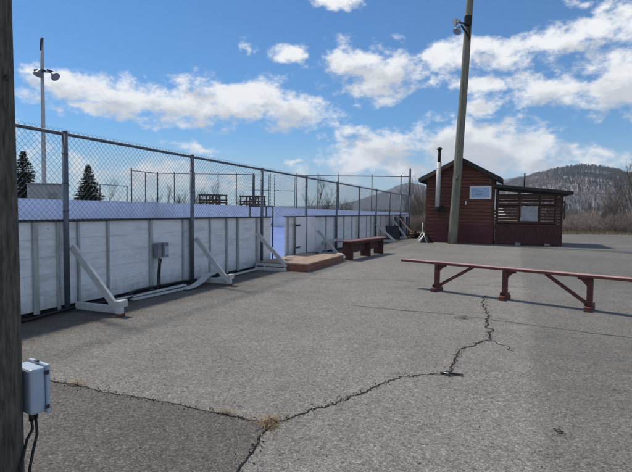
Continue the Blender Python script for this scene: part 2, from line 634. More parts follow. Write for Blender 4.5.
# the gate leaf lies open against the boards
t = thing('board_gate', 'white board gate leaf swung open flat against the boards behind the wooden step', 'gate', F(7.95, -.02), RA)
p = MB()
p.box(0, 1.42, -.045, -.005, .16, BH - .03)
p.build('leaf', M['leafwhite'], t, .006)
for z in (.35, 1.0):
    p = MB()
    p.box(-.1, .22, -.062, -.046, z, z + .05)
    p.build('hinge', M['darksteel'], t)

# inner pipe frame over the gate
t = thing('gate_surround', 'low dark pipe frame standing inside the rink behind the gate opening', 'pipe frame', F(6.05, -.5), RA)
for x in (.03, .95, 1.36):
    p = MB()
    p.tube([(x, 0, .0), (x, 0, 1.56)], .022, 6)
    p.build('upright', M['darksteel'], t)
p = MB()
p.tube([(.0, 0, 1.56), (1.39, 0, 1.56)], .022, 6)
p.tube([(.03, 0, 1.05), (1.36, 0, 1.05)], .018, 6)
p.build('rail', M['darksteel'], t)


# ------------------------------------------------------------------ chain link
def chain(b, x0, x1, z0, z1, pitch, r, y=0.0, poke=.0):
    h = z1 - z0
    slope = 1.0
    n = int((x1 - x0 + h) / pitch) + 2
    for sgn in (1, -1):
        for i in range(n):
            xs_ = x0 - h + i * pitch
            a, c = xs_, xs_ + h
            t0, t1 = 0.0, 1.0
            if a < x0:
                t0 = (x0 - a) / h
            if c > x1:
                t1 = (x1 - a) / h
            if t1 - t0 < .01:
                continue
            pa = (a + h * t0, z0 + h * t0)
            pc = (a + h * t1, z0 + h * t1)
            if sgn < 0:
                pa = (x0 + x1 - pa[0], pa[1])
                pc = (x0 + x1 - pc[0], pc[1])
            e = .0
            if t1 >= 1.0:
                e = poke
            dx = (pc[0] - pa[0])
            dz = (pc[1] - pa[1])
            l = math.hypot(dx, dz)
            b.tube([(pa[0], y + sgn * r * .8, pa[1]), (pc[0] + dx / l * e, y + sgn * r * .8, pc[1] + dz / l * e)], r, 3, False)


SP = 2.898
FH = 2.50
t = thing('chain_link_fence', 'tall galvanised chain link fence along the white boards beside the lot', 'fence', F(-2 * SP, 0), RA)
for k in range(-2, 10):
    p = MB()
    x = (k + 2) * SP
    p.tube([(x, 0, 0), (x, 0, FH)], .038, 12)
    p.tube([(x, 0, FH), (x, 0, FH + .008), (x, 0, FH + .016)], [.040, .040, .02], 12)
    for z in (1.42, 1.8, 2.2):
        p.tube([(x, 0, z - .012), (x, 0, z + .012)], .041, 12)
    p.build('post', M['steel'], t)
p = MB()
p.tube([(0, .0, FH - .03), (11 * SP, .0, FH - .03)], .024, 8)
p.build('top_rail', M['steel'], t)
p = MB()
chain(p, 0, 11 * SP, BH - .04, FH + .005, .083, .0023, .032, .055)
p.build('chain_mesh', M['wire'], t)

# ------------------------------------------------------------------ far boards and far fences (on the climbing rink site)
EA = math.atan2(-NY, -NX)        # heading of the end line, away from the lot
t = thing('end_board_wall', 'white end board wall across the far end of the rink', 'board wall', F(26.1, -.05), EA)
for i in range(8):
    p = MB(TILT)
    p.box(i * 2.5 + .004, i * 2.5 + 2.496, -.02, .03, .02, 1.37)
    p.build('panel', M['whitefar'], t)
p = MB(TILT)
p.box(0, 20, -.06, .06, 1.371, 1.40)
p.build('cap_rail', M['whitefar'], t)
t = thing('side_board_wall', 'white board wall along the far side of the rink below the spruces', 'board wall', F(26.1, -20.05, TILT * 20), RA)
for i in range(17):
    p = MB()
    p.box(-i * 2.5 - 2.496, -i * 2.5 - .004, -.02, .03, .02, 1.37)
    p.build('panel', M['whitefar'], t)
p = MB()
p.box(-42.5, 0, -.06, .06, 1.371, 1.40)
p.build('cap_rail', M['whitefar'], t)

EH = 3.72
t = thing('end_fence', 'high chain link fence with tall gate frames across the far end of the rink', 'fence', F(26.25, .0), EA)
posts = [0.05, .62, 2.56, 4.89, 6.4, 8.0, 10.1, 11.48, 12.9, 14.48, 16.6, 18.5, 20.1]
for i, x in enumerate(posts):
    p = MB(TILT)
    hh = EH + (.5 if i == 0 else .12)
    p.tube([(x, 0, 0), (x, 0, hh)], .07 if i == 0 else (.075 if x == 11.48 else .034), 8)
    p.build('post', M['darksteel'], t)
p = MB(TILT)
p.tube([(0, 0, EH), (8.05, 0, EH)], .03, 6)
p.tube([(11.48, 0, EH), (20.1, 0, EH)], .03, 6)
p.build('top_rail', M['steel'], t)
p = MB(TILT)
chain(p, 0.05, 8.05, 1.35, EH, .17, .0019, .04)
p.build('chain_mesh', M['wire'], t)
p = MB(TILT)
chain(p, 11.5, 20.1, 1.35, EH, .17, .0019, .04)
p.build('chain_mesh', M['wire'], t)
for x0, x1 in ((8.15, 9.75), (10.2, 11.38)):
    p = MB(TILT)
    p.tube([(x0, 0, 1.45), (x0, 0, EH), (x1, 0, EH), (x1, 0, 1.45)], .028, 6)
    p.tube([(x0, 0, 2.6), (x1, 0, 2.6)], .024, 6)
    p.build('gate_frame', M['steel'], t)

t = thing('side_fence', 'high chain link fence piece on the far side of the rink at its corner', 'fence', F(26.3, -20.15, TILT * 20), RA)
for x in (-2.9, -1.4, -.05):
    p = MB()
    p.tube([(x, 0, 0), (x, 0, EH + (.18 if x < -2 else 0))], .05 if x < -2 else .036, 8)
    p.build('post', M['darksteel'], t)
p = MB()
p.tube([(-2.9, 0, EH), (0, 0, EH)], .03, 6)
p.build('top_rail', M['steel'], t)
p = MB()
chain(p, -2.9, 0, 1.35, EH, .17, .0019, .04)
p.build('chain_mesh', M['wire'], t)
t = thing('low_fence', 'lower chain link fence panel left of the high fence beside the spruce', 'fence', F(23.25, -20.4, TILT * 20), RA)
for x in (-2.6, -.04):
    p = MB()
    p.tube([(x, 0, 0), (x, 0, 2.55)], .035, 8)
    p.build('post', M['darksteel'], t)
p = MB()
p.tube([(-2.6, 0, 2.53), (0, 0, 2.53)], .026, 6)
p.build('top_rail', M['steel'], t)
p = MB()
chain(p, -2.6, 0, 1.3, 2.5, .17, .0019, .03)
p.build('chain_mesh', M['wire'], t)

# dark timber viewing stands beyond the end boards
for i, (o_, wid, lab) in enumerate(((-17.35, 1.9, 'dark timber railing stand behind the rink, left of the pair'),
                                    (-13.55, 1.6, 'dark timber railing stand behind the rink, beside the thick fence post'))):
    t = thing('viewing_stand', lab, 'stand', F(28, o_, TILT * -o_), EA + math.pi, 'timber stands behind the rink')
    top = 2.15
    for x in (0, wid * .33, wid * .5, wid * .66, wid):
        for y in (-.04, .9):
            p = MB()
            p.box(x - .04, x + .04, y, y + .08, 0, top)
            p.build('post', M['slat'], t)
    p = MB()
    for z in (top - .02, top - .42, top - .62):
        p.box(-.08, wid + .08, -.07, -.041, z - .06, z + .06)
        p.box(-.08, wid + .08, .981, 1.01, z - .06, z + .06)
    p.build('rail', M['slat'], t)
    p = MB()
    p.box(-.05, wid + .05, -.035, .97, 1.16, 1.26)
    p.build('deck', M['slat'], t)
    p = MB()
    p.bar((wid * .52, -.09, top - .85), (wid * .97, -.09, top - .1), .05, .09)
    p.bar((wid * .97, -.10, top - .85), (wid * .52, -.10, top - .1), .05, .09)
    p.bar((.05, -.09, top - .8), (wid * .3, -.09, top - .45), .05, .08)
    p.build('brace', M['slat'], t)


# ------------------------------------------------------------------ timber braces that prop the boards
def brace(name_label, s, top=.92, reach=.86, double=False, block=True):
    t = thing('timber_brace', name_label, 'brace', F(s, 0), RA, 'white timber braces propping the boards')
    x = .06
    p = MB()
    p.bar((x - (.42 if double else 0), -.045, top), (x - (.42 if double else 0), -reach + .02, .17 if double else .10), .05, .10)
    p.build('diagonal', M['timberwhite'], t, .006)
    p = MB()
    if not double:
        p.box(x + .03, x + .08, -reach - .02, -.04, .03, .13)
    if double:
        p.box(x - .50, x - .46, -reach - .04, -.04, .0, .085)
        p.box(x - .44, x - .40, -reach - .02, -.04, .105, .165)
        p.box(x - .459, x - .441, -.30, -.26, .02, .16)
        p.box(x - .459, x - .441, -reach, -reach + .04, .02, .16)
    p.build('foot_rail', M['timberwhite'], t, .006)
    if block:
        p = MB()
        p.box(x - .05, x + .10, -reach - .07, -reach + .02, .131, .22)
        p.box(x - .05, x + .028, -reach - .07, -reach + .02, .045, .13)
        p.build('end_block', M['timberwhite'], t, .008)
        p = MB()
        p.box(x - .04, x + .06, -reach - .06, -reach + .0, .0, .044)
        p.build('rotten_end', M['rot'], t, .01)
    return t


brace('white triangular timber brace nearest the weathered pole, with rusty brown end', 0)
brace('white triangular timber brace beside the bent white plank', SP, .90, .78)
brace('white triangular timber brace with double foot beside the gate opening', 2 * SP, .90, .84, True, False)
brace('white triangular timber brace standing behind the brown wooden step', 9.55, .82, .72, False, False)
brace('white timber brace left of the leaning black sheet', 17.2, .85, .95, False, False)
brace('white timber brace right of the leaning black sheet', 20.4, 1.15, .9, False, False)

# horizontal rail by the step
p = MB()
p.box(0, 1.9, -.06, -.02, .36, .46)
tag(p.build('rail_plank', M['timberwhite'], None, .006, F(10.3, -.03), RA), 'white horizontal plank fixed low on the boards behind the step', 'plank')

# small grey meter box on the boards with its cable
t = thing('meter_box', 'small grey electrical box mounted on the white boards, black cable hanging below', 'electrical box', F(1.84, -.04), RA)
p = MB()
p.box(-.02, .09, -.11, -.105 + .1, .60, .86)
p.box(.09, .23, -.14, -.005, .60, .86)
p.build('enclosure', M['boxdark'], t, .01)
p = MB()
p.box(.115, .205, -.148, -.141, .65, .80)
p.build('cover', M['boxgrey'], t, .006)
p = MB()
p.tube([(.06, -.06, .6), (.05, -.06, .45), (.02, -.07, .3), (.0, -.08, .14), (-.06, -.12, .04)], .016, 6)
p.tube([(.12, -.06, .58), (.08, -.07, .48), (.04, -.09, .3), (.03, -.10, .14), (.05, -.15, .03)], .014, 6)
p.build('cable', M['rubber'], t)


# black cables along the foot of the boards
def cable(label, pts, r=.016, z=.016):
    b = MB()
    out = []
    for (a, c) in zip(pts, pts[1:]):
        n = 8
        for i in range(n):
            u = i / n
            s_, o_ = a[0] + (c[0] - a[0]) * u, a[1] + (c[1] - a[1]) * u
            h = a[2] + (c[2] - a[2]) * u
            out.append(F(s_, o_ + .012 * math.sin(s_ * 7), h))
    out.append(F(*pts[-1]))
    b.tube(out, r, 6)
    return tag(b.build('black_cable', M['rubber']), label, 'cable')


cable('black cable lying along the foot of the nearest boards', [(-3, .06, .02), (-.6, .05, .03), (.15, .03, .05), (.9, .05, .02), (1.3, .02, .10), (1.9, .03, .10), (2.7, .0, .08)], .022)
cable('black cable looping out from the boards behind the loose planks', [(.2, .12, .018), (.75, .22, .018), (1.2, .12, .06), (1.8, .10, .05), (2.6, .06, .05), (3.5, .05, .03)], .017)
cable('black cable along the boards between bent plank and gate brace', [(3.1, .05, .02), (3.9, .10, .02), (4.7, .08, .03), (5.6, .04, .03), (6.4, .05, .02)], .022)


# loose white planks
def plank(label, a, b_, w=.10, h=.025, z0=.02, z1=.02):
    m_ = MB()
    pa, pb = Vector(F(a[0], a[1], z0)), Vector(F(b_[0], b_[1], z1))
    mid = (pa + pb) / 2
    m_.bar(pa - mid, pb - mid, w, h)
    return tag(m_.build('loose_plank', M['timberwhite'], None, .003, mid), label, 'plank', 'loose white planks by the boards')


plank('loose white plank on the ground below the meter box, farther from the boards', (1.0, .22), (2.3, .30), .09)
plank('loose white plank tucked against the boards below the meter box', (.75, .12), (2.45, .16), .08, .025, .05, .05)
plank('short loose white plank between second brace and gate brace', (3.6, .16), (5.3, .12), .09, .025, .03, .03)
bp_ = MB()
pts = [(2.15, .36, .02), (2.45, .36, .035), (2.75, .34, .10), (2.95, .30, .165), (3.25, .24, .17)]
vs, fs = [], []
for i, (s_, o_, z_) in enumerate(pts):
    for d, hz in ((-.075, 0), (.075, 0), (.075, .02), (-.075, .02)):
        vs.append(F(s_, o_ + d, z_ + hz))
for i in range(len(pts) - 1):
    for j in range(4):
        fs.append((i * 4 + j, i * 4 + (j + 1) % 4, i * 4 + 4 + (j + 1) % 4, i * 4 + 4 + j))
fs += [(3, 2, 1, 0), (16, 17, 18, 19)]
bp_.add(vs, fs)
tag(bp_.build('bent_plank', M['timberwhite']), 'bent white plank curving up onto the foot of the second brace', 'plank')

# ------------------------------------------------------------------ wooden step in front of the gate
t = thing('wooden_step', 'low brown wooden platform step in front of the rink gate', 'step', F(5.5, .0), RA)
p = MB()
for i in range(4):
    y0 = -1.36 + i * .325
    p.box(0, 2.82, y0, y0 + .321, .165, .195 + rnd.uniform(-.003, .003))
p.build('deck', M['deck'], t, .004)
p = MB()
p.box(.01, 2.81, -1.35, -1.31, .005, .163)
p.build('front_plank', M['deckside'], t, .004)
p = MB()
p.box(.01, .05, -1.308, -.1, .005, .163)
p.build('end_plank', M['deckside'], t, .004)
p = MB()
p.box(2.77, 2.81, -1.308, -.1, .005, .163)
p.build('end_plank', M['deckside'], t, .004)

# crumpled white bag
b = MB()
rr = random.Random(3)
nlat, nlon = 7, 10
for i in range(nlat + 1):
    th = math.pi * i / nlat
    for j in range(nlon):
        ph = 2 * math.pi * j / nlon
        q_ = 1 + rr.uniform(-.28, .28)
        b.v.append((.16 * q_ * math.sin(th) * math.cos(ph), .12 * q_ * math.sin(th) * math.sin(ph), .11 + .11 * math.cos(th) * (1 if 0 < i < nlat else .9)))
for i in range(nlat):
    for j in range(nlon):
        b.face([i * nlon + j, i * nlon + (j + 1) % nlon, (i + 1) * nlon + (j + 1) % nlon, (i + 1) * nlon + j])
tag(b.build('plastic_bag', M['bag'], None, 0, F(8.5, 1.15)), 'crumpled white plastic bag on the asphalt at the step end', 'bag')

# ------------------------------------------------------------------ short maroon bench
BA = math.atan2(.883, .4696)
t = thing('wooden_bench', 'short maroon bench of solid planks near the boards', 'bench', (1.08, 14.28, 0), BA)
p = MB()
p.box(-.25, 2.95, -.05, .35, .535, .57)
p.build('seat', M['redseat'], t, .006)
for x in (.0, 1.42, 2.6):
    p = MB()
    p.box(x, x + .06, -.02, .32, 0, .534)
    p.build('leg', M['redwood'], t, .005)
p = MB()
p.box(.061, 2.6, .14, .18, .20, .534)
p.build('stretcher', M['redwood'], t, .005)
p = MB()
p.box(.062, 2.598, .0, .03, .455, .534)
p.build('apron', M['redwood'], t, .004)

# ------------------------------------------------------------------ long red bench
LA = math.atan2(-.666, .746)
t = thing('long_bench', 'long narrow red plank bench on braced legs across the lot', 'bench', (2.24, 8.79, 0), LA)
p = MB()
p.box(-.73, 4.5, -.085, .085, .505, .545)
o = p.build('seat', M['redtop'], t, .006)
p = MB()
p.box(-.72, 4.49, -.100, -.086, .500, .541)
p.box(-.72, 4.49, .086, .100, .500, .541)
p.build('edge_strip', M['red'], t, .004)
for i, x in enumerate((0, 1.24, 2.50, 3.74)):
    p = MB()
    p.box(x - .038, x + .038, -.038, .038, .07, .504)
    p.build('leg', M['red'], t, .005)
    p = MB()
    p.box(x - .042, x + .042, -.17, .17, .0, .069)
    p.box(x - .058, x - .039, -.075, .075, .070, .125)
    p.box(x + .039, x + .058, -.075, .075, .070, .125)
    p.build('foot', M['red'], t, .006)
    p = MB()
    sg = 1 if i < 2 else -1
    a, c = (x + .039, x + .17) if sg > 0 else (x - .17, x - .039)
    p.prism([(x + sg * .039, .504), (x + sg * .17, .504), (x + sg * .17, .46), (x + sg * .12, .455), (x + sg * .039, .37)][::sg], -.028, .028)
    p.build('bracket', M['red'], t, .003)
for x0, x1 in ((.06, .68), (2.44, 1.87), (3.80, 4.35)):
    p = MB()
    p.bar((x0, .0, .12), (x1, .0, .50), .04, .05)
    p.build('brace', M['red'], t, .004)

# ------------------------------------------------------------------ cabin (local x along the front, -y towards us)
CB = 18.75
CA = math.atan2(NY, NX)
cab = thing('wood_cabin', 'small red brown wooden cabin with gable roof and white stove pipe', 'cabin', F(CB, 2.12), CA)
cab.rotation_euler = (0, R(.9), CA)
CWD, CD = 3.06, 3.6
EZ, RZ = 3.16, 3.97


def course_wall(bm_, length, top_fn, z0=.02, course=.165):
    """rounded horizontal siding on the plane y=0 facing -y"""
    z = z0
    while True:
        zt = z + course
        zc = z + course * .5
        hi = top_fn
        # clip in x where the gable is lower than the course middle
        x0, x1 = 0.0, length
        if zc > hi(0) or zc > hi(length):
            cand = [length * i / 200 for i in range(201) if hi(length * i / 200) >= zc]
            if not cand:
                break
            x0, x1 = cand[0], cand[-1]
        prof = [(0, z), (-.022, z + .012), (-.034, z + course * .35), (-.036, z + course * .6), (-.026, zt - .018), (-.004, zt - .002), (.05, zt - .002), (.05, z)]
        n = len(prof)
        vs_ = [(x0, y, zz) for y, zz in prof] + [(x1, y, zz) for y, zz in prof]
        bm_.add(vs_, [tuple(range(n)), tuple(reversed(range(n, 2 * n)))] + [(i, i + n, (i + 1) % n + n, (i + 1) % n) for i in range(n)])
        z = zt
        if z > 5:
            break


def gable(x):
    mid = CWD / 2
    return RZ - (RZ - EZ) * abs(x - mid) / mid


p = MB()
course_wall(p, CWD, gable)
p.build('front_wall', M['log'], cab)
p = MB()
course_wall(p, CD, lambda x: EZ)
pm = MB()
pm.v = [(CWD - y, x, z) for x, y, z in p.v]
pm.f, pm.sm, pm.mi = [list(reversed(q_)) for q_ in p.f], p.sm, p.mi
pm.v = [(CWD + (-v[1] if False else 0) + (v[0] - CWD) * 1, v[1], v[2]) for v in pm.v]
pm.build('side_wall', M['log'], cab)
pl_ = MB()
pl_.v = [(y, CD - x, z) for x, y, z in p.v]
pl_.f, pl_.sm, pl_.mi = [list(q_) for q_ in p.f], p.sm, p.mi
pl_.build('side_wall', M['log'], cab)
p = MB()
p.prism([(0.05, .02), (CWD - .05, .02), (CWD - .05, EZ - .02), (CWD / 2, RZ - .06), (.05, EZ - .02)], CD - .05, CD)
p.build('back_wall', M['log'], cab)
p = MB()
p.box(.42, CWD + .02, -.062, -.038, .0, .93)
p.build('skirting', M['skirt'], cab, .003)
p = MB()
p.box(CWD - .035, CWD + .04, -.10, -.039, .931, 2.62)
p.build('corner_board', M['redwood'], cab)
# roof slabs
for sgn in (-1, 1):
    p = MB()
    mid = CWD / 2
    dxr = mid + .34
    drop = (RZ - EZ) / mid * dxr
    a = Vector((mid, 0, RZ + .10))
    e_ = Vector((mid + sgn * dxr, 0, RZ + .10 - drop))
    th = .07
    for zo, y0, y1 in ((0, -.36, CD + .3),):
        vs_ = [(a.x, y0, a.z), (e_.x, y0, e_.z), (e_.x, y0, e_.z - th), (a.x, y0, a.z - th), (a.x, y1, a.z), (e_.x, y1, e_.z), (e_.x, y1, e_.z - th),
               (a.x, y1, a.z - th)]
        p.add(vs_, [(0, 1, 2, 3), (7, 6, 5, 4), (0, 4, 5, 1), (1, 5, 6, 2), (2, 6, 7, 3), (3, 7, 4, 0)])
    p.build('roof', M['roof'], cab)
    p = MB()
    p.bar((a.x + sgn * .02, -.375, a.z - .125), (e_.x, -.375, e_.z - .125), .028, .17)
    p.bar((e_.x + sgn * .015, -.35, e_.z - .115), (e_.x + sgn * .015, CD + .29, e_.z - .115), .03, .15)
    p.build('fascia', M['fascia'] if sgn < 0 else M['roof'], cab, .003)  # left fascia paler as if sunlit, right one dark: light put into the colour
# lamp box, white downpipe, small outlet
p = MB()
p.box(CWD - .24, CWD - .12, -.12, -.037, 2.80, 3.10)
p.build('lamp_box', M['fascia'], cab, .01)
p = MB()
p.box(CWD + .045, CWD + .085, -.12, -.08, 1.68, 2.58)
p.build('trim_strip', M['signwhite'], cab)
p = MB()
p.box(CWD - 1.26, CWD - 1.20, -.08, -.037, 1.84, 2.02)
p.build('outlet', M['signwhite'], cab, .005)
# stove pipe
ch = bpy.data.objects.new('stove_pipe', None)
COL.objects.link(ch)
ch.parent = cab
ch.location = (.58, -.28 - .18, 0)
p = MB()
p.tube([(0, 0, 1.72), (0, 0, 3.80)], .105, 16)
for z in (2.3, 2.9, 3.5):
    p.tube([(0, 0, z), (0, 0, z + .02)], .11, 16)
p.build('insulated_pipe', M['pipewhite'], ch)
p = MB()
p.tube([(0, 0, 3.78), (0, 0, 4.38)], .075, 14)
p.build('flue', M['black'], ch)
p = MB()
p.tube([(0, 0, 4.40), (0, 0, 4.45), (0, 0, 4.51)], [.13, .12, .02], 14)
p.tube([(.06, 0, 4.36), (.06, 0, 4.42)], .01, 5)
p.tube([(-.06, 0, 4.36), (-.06, 0, 4.42)], .01, 5)
p.build('rain_cap', M['black'], ch)
p = MB()
p.tube([(0, 0, 1.52), (0, 0, 1.72)], .115, 14)
p.tube([(0, 0, 1.62), (.12, .1, 1.66), (.2, .42, 1.70)], .085, 12)
p.box(.02, .30, .12, .40, 1.42, 1.70)
p.build('elbow', M['black'], ch)
for z in (3.3, 2.2):
    p = MB()
    p.bar((0, .1, z), (0, .43, z), .03, .03)
    p.build('bracket', M['darksteel'], ch)

# sign on the cabin
t = thing('welcome_sign', 'white and pale blue notice sign with blue handwriting on the cabin front', 'sign', F(CB - .06, 4.14), CA)
p = MB()
p.box(0, .96, -.02, .02, 2.09, 2.69)
p.build('board', M['signwhite'], t, .004)
p = MB()
p.box(.09, .86, -.023, -.0205, 2.16, 2.60)
p.build('panel', M['signblue'], t)
p = MB()
rr = random.Random(12)


def scribble(x0, x1, zc, amp):
    pts_ = []
    x = x0
    i = 0
    while x < x1:
        pts_.append((x, -.026, zc + amp * (1 if i % 2 else -1) * rr.uniform(.35, 1.0)))
        x += rr.uniform(.014, .028)
        i += 1
    p.tube(pts_, .0055, 4)


scribble(.18, .40, 2.49, .035)
scribble(.36, .64, 2.44, .028)
scribble(.26, .56, 2.32, .034)
scribble(.24, .56, 2.285, .02)
scribble(.64, .76, 2.245, .016)
scribble(.62, .74, 2.575, .012)
p.build('lettering', M['signink'], t)

# ------------------------------------------------------------------ slatted lean-to shelter
lt = thing('slatted_shelter', 'dark lean-to shelter with open slats and board skirt beside the cabin', 'shelter', F(CB, 5.28), CA)
LW, LD = 2.80, 3.0
RT0, RT1 = 2.62, 2.33


def lroof(x):
    return RT0 + (RT1 - RT0) * x / LW


for x in (.06, 1.03, 1.86, LW - .05):
    p = MB()
    p.box(x - .05, x + .05, .0, .09, 0, lroof(x))
    p.build('post', M['slat'], lt, .004)
for x in (.06, LW - .05):
    p = MB()
    p.box(x - .05, x + .05, LD - .09, LD, 0, lroof(x))
    p.build('post', M['slat'], lt, .004)
p = MB()
x = .0
while x < LW - .02:
    w = rnd.uniform(.10, .15)
    p.box(x, min(x + w - .006, LW), -.03 + rnd.uniform(-.004, .004), -.004, .03 + rnd.uniform(-.02, .02), .93)
    x += w
p.box(0, LW, -.05, -.031, .86, .95)
p.build('skirt_boards', M['redwood'], lt)
p = MB()
z = .99
while z < 2.34:
    hgt = .104
    for xa, xb in ((.11, .98), (1.08, 1.81), (1.91, LW - .1)):
        if xa > 1 and xb < 1.9 and 1.06 < z + .05 < 1.80:
            continue
        if z + hgt < min(lroof(xa), lroof(xb)) - .02:
            p.box(xa - .06, xb + .06, -.028, -.003, z, z + hgt + rnd.uniform(-.012, .008))
    z += .135
p.build('slats', M['slat'], lt)
p = MB()
p.box(1.10, 1.79, -.024, -.006, 1.10, 1.74)
p.build('window_panel', M['plexi'], lt, .003)
# left-hand inner partition and skirt on the open sides
p = MB()
p.box(LW - .03, LW, .1, LD - .1, .03, .93)
z = .99
while z < 2.2:
    p.box(LW - .028, LW - .003, .1, LD - .1, z, z + .09)
    z += .135
p.build('side_slats', M['slat'], lt)
p = MB()
p.box(.1, LW - .1, LD - .04, LD - .01, .03, .93)
z = 1.0
while z < 2.2:
    p.box(.1, LW - .1, LD - .04, LD - .01, z, z + .055)
    z += .27
p.build('back_slats', M['slat'], lt)
p = MB()
vs_ = []
x0, x1 = -.06, LW + .36
for y in (-.35, LD + .2):
    for zo in (.0, .13):
        vs_ += [(x0, y, lroof(x0) + zo), (x1, y, lroof(x1) + zo)]
p.add(vs_, [(0, 1, 3, 2), (5, 4, 6, 7), (2, 3, 7, 6), (4, 5, 1, 0), (4, 0, 2, 6), (1, 5, 7, 3)])
p.build('roof', M['roof'], lt, .005)
p = MB()
p.box(.05, LW - .05, .0, .08, lroof(LW) - .14, lroof(LW) - .02)
p.build('header', M['slat'], lt)
p = MB()
p.tube([(1.25, 1.2, lroof(1.25) + .1), (1.25, 1.2, 3.36)], .035, 8)
p.build('vent_pipe', M['black'], lt)
for x, lab in ((1.0, 'left pale concrete block under the shelter skirt'), (2.2, 'right pale concrete block under the shelter skirt')):
    p = MB()
    p.box(-.11, .11, -.08, .06, 0, .10)
    tag(p.build('concrete_block', M['concrete'], None, .01, F(CB - .13, 5.28 + x), CA), lab, 'block', 'concrete blocks by the shelter')
# hose / rope hanging at the outer corner
p = MB()
p.tube([(LW + .03, -.05, 2.0), (LW + .08, -.06, 1.85), (LW + .04, -.06, 1.6), (LW + .08, -.06, 1.35), (LW + .03, -.05, 1.2)], .035, 7)
tag(p.build('coiled_rope', M['slat'], None, 0, F(CB, 5.28), CA), 'dark rope hanging on the outer post of the shelter', 'rope')


# ------------------------------------------------------------------ poles
def pole(name, label, base, top, r0, r1, material, nodes=18, cat='pole', rough=.06):
    t_ = thing(name, label, cat, base)
    p_ = MB()
    ps, rs = [], []
    for i in range(nodes + 1):
        u = i / nodes
        d = Vector(top) - Vector(base)
        ps.append(Vector((d.x * u + rough * .3 * mnoise.noise((u * 4, 1, base[0])), d.y * u, d.z * u - (.05 if i == 0 else 0))))
        rs.append(r0 + (r1 - r0) * u)
    p_.tube(ps, rs, 24)
    p_.build('shaft', material, t_)
    return t_


fp = pole('wooden_pole', 'thick dark weathered wooden pole close at the left edge', (-1.645, 2.38, 0), (-1.655, 2.38, 8.0), .152, .125, M['poledark'], 40)
p = MB()
p.tube([(.138, -.03, 2.08), (.146, -.032, 2.09), (.150, -.034, 2.06)], .006, 6)
p.build('nail', M['darksteel'], fp)

jb = thing('junction_box', 'pale blue grey plastic electrical box fixed low on the dark pole', 'electrical box', (-1.548, 2.492, .365), R(56.5))
p = MB()
p.box(.0, .080, -.09, .09, .0, .245)
p.build('enclosure', M['boxgrey'], jb, .014)
p = MB()
p.box(.081, .102, -.099, .099, -.010, .255)
p.build('lid', M['boxgrey'], jb, .007)
for z in (.02, .205):
    p = MB()
    p.box(.070, .092, -.1045, -.0995, z, z + .022)
    p.build('latch', M['darksteel'], jb, .002)
p = MB()
p.box(.07, .09, -.01, .015, .2555, .263)
p.build('knob', M['darksteel'], jb, .004)
for k, (x, sx) in enumerate(((.02, -.03), (.05, .0))):
    p = MB()
    y = -.055 + .02 * k
    p.tube([(x, y, -.001), (x, y, -.035)], .013, 8)
    p.tube([(x, y, -.03), (x + .004, y - .002, -.08), (x - .004 + sx, y - .02, -.12), (x - .04 + sx, y - .05, -.19), (x - .07 + sx, y - .075, -.26), (x - .085 + sx, y - .10, -.36)], .0075, 8)
    p.build('cable', M['rubber'], jb)

cp = pole('wooden_lamp_pole', 'tall leaning greenish wooden pole in front of the cabin', (6.32, 22.2, 0), (6.93, 22.25, 12.6), .205, .15, M['polegreen'])
p = MB()
p.tube([(.06, -.2, 2.95), (.07, -.24, 2.98), (.08, -.2, 3.1)], .05, 7)
p.build('fixing', M['pole'], cp)


def floodlight(parent, loc, aim, size=.17, body='lampmetal'):
    h = bpy.data.objects.new('floodlight', None)
    COL.objects.link(h)
    h.parent = parent
    h.location = loc
    h.rotation_euler = Vector(aim).to_track_quat('Z', 'Y').to_euler()
    p_ = MB()
    s = size
    p_.tube([(0, 0, -s * 1.4), (0, 0, -s * .9), (0, 0, -s * .3), (0, 0, .1 * s)], [s * .35, s * .55, s * .95, s * 1.15], 14)
    p_.build('housing', M[body], h)
    p_ = MB()
    p_.tube([(0, 0, .1 * s + .002), (0, 0, .1 * s + .02)], s * 1.05, 14)
    p_.build('lens', M['glass'], h)
    return h


fx, fz = .48, 9.62
p = MB()
p.box(-.24 + fx, .04 + fx, -.34, -.1, fz + .22, fz + .62)
p.bar((fx, -.12, fz - .25), (-.42 + fx, -.3, fz + .2), .06, .06)
p.bar((fx - .1, -.25, fz + .25), (-.62 + fx, -.34, fz + .3), .06, .06)
p.bar((fx - .02, -.22, fz - .45), (fx - .02, -.22, fz + .22), .05, .05)
p.build('bracket', M['black'], cp)
floodlight(cp, (-.72 + fx, -.40, fz + .28), (-.9, -.15, -.2), .17)
floodlight(cp, (-.62 + fx, -.40, fz - .12), (-.45, -.2, -.9), .17)

lp = pole('rink_light_pole', 'slim pale light pole with two floodlights behind the grey shed', (-18.83, 33.3, .4), (-18.80, 33.3, 12.95), .15, .11, M['concretepole'], 6, 'light pole', 0)
p = MB()
p.tube([(.02, 0, 11.75), (.025, 0, 12.62)], .118, 12)
p.build('pole_cap', M['darksteel'], lp)
p = MB()
p.bar((-.1, -.15, 10.35), (.9, -.2, 10.25), .07, .07)
p.box(-.35, .35, -.35, -.12, 10.28, 10.42)
p.bar((.45, -.2, 10.42), (.85, -.2, 10.3), .06, .12)
p.build('cross_arm', M['darksteel'], lp)
floodlight(lp, (-.02, -.42, 10.02), (-.25, -.25, -1), .29, 'boxdark')
floodlight(lp, (1.15, -.42, 9.9), (.75, -.2, -.75), .27, 'boxdark')

# shed at the light pole
t = thing('metal_shed', 'grey flat roofed shed at the foot of the pale light pole', 'shed', (-18.42, 33.0, .45), R(4))
p = MB()
p.box(-1.02, 1.02, -.7, .8, 0, 2.58)
p.build('wall', M['shed'], t, .01)
p = MB()
p.box(-1.1, 1.1, -.78, .88, 2.581, 2.66)
p.build('roof', M['boxdark'], t, .01)
p = MB()
p.box(.35, .95, -.72, -.701, .05, 2.05)
p.build('door', M['boxdark'], t, .004)

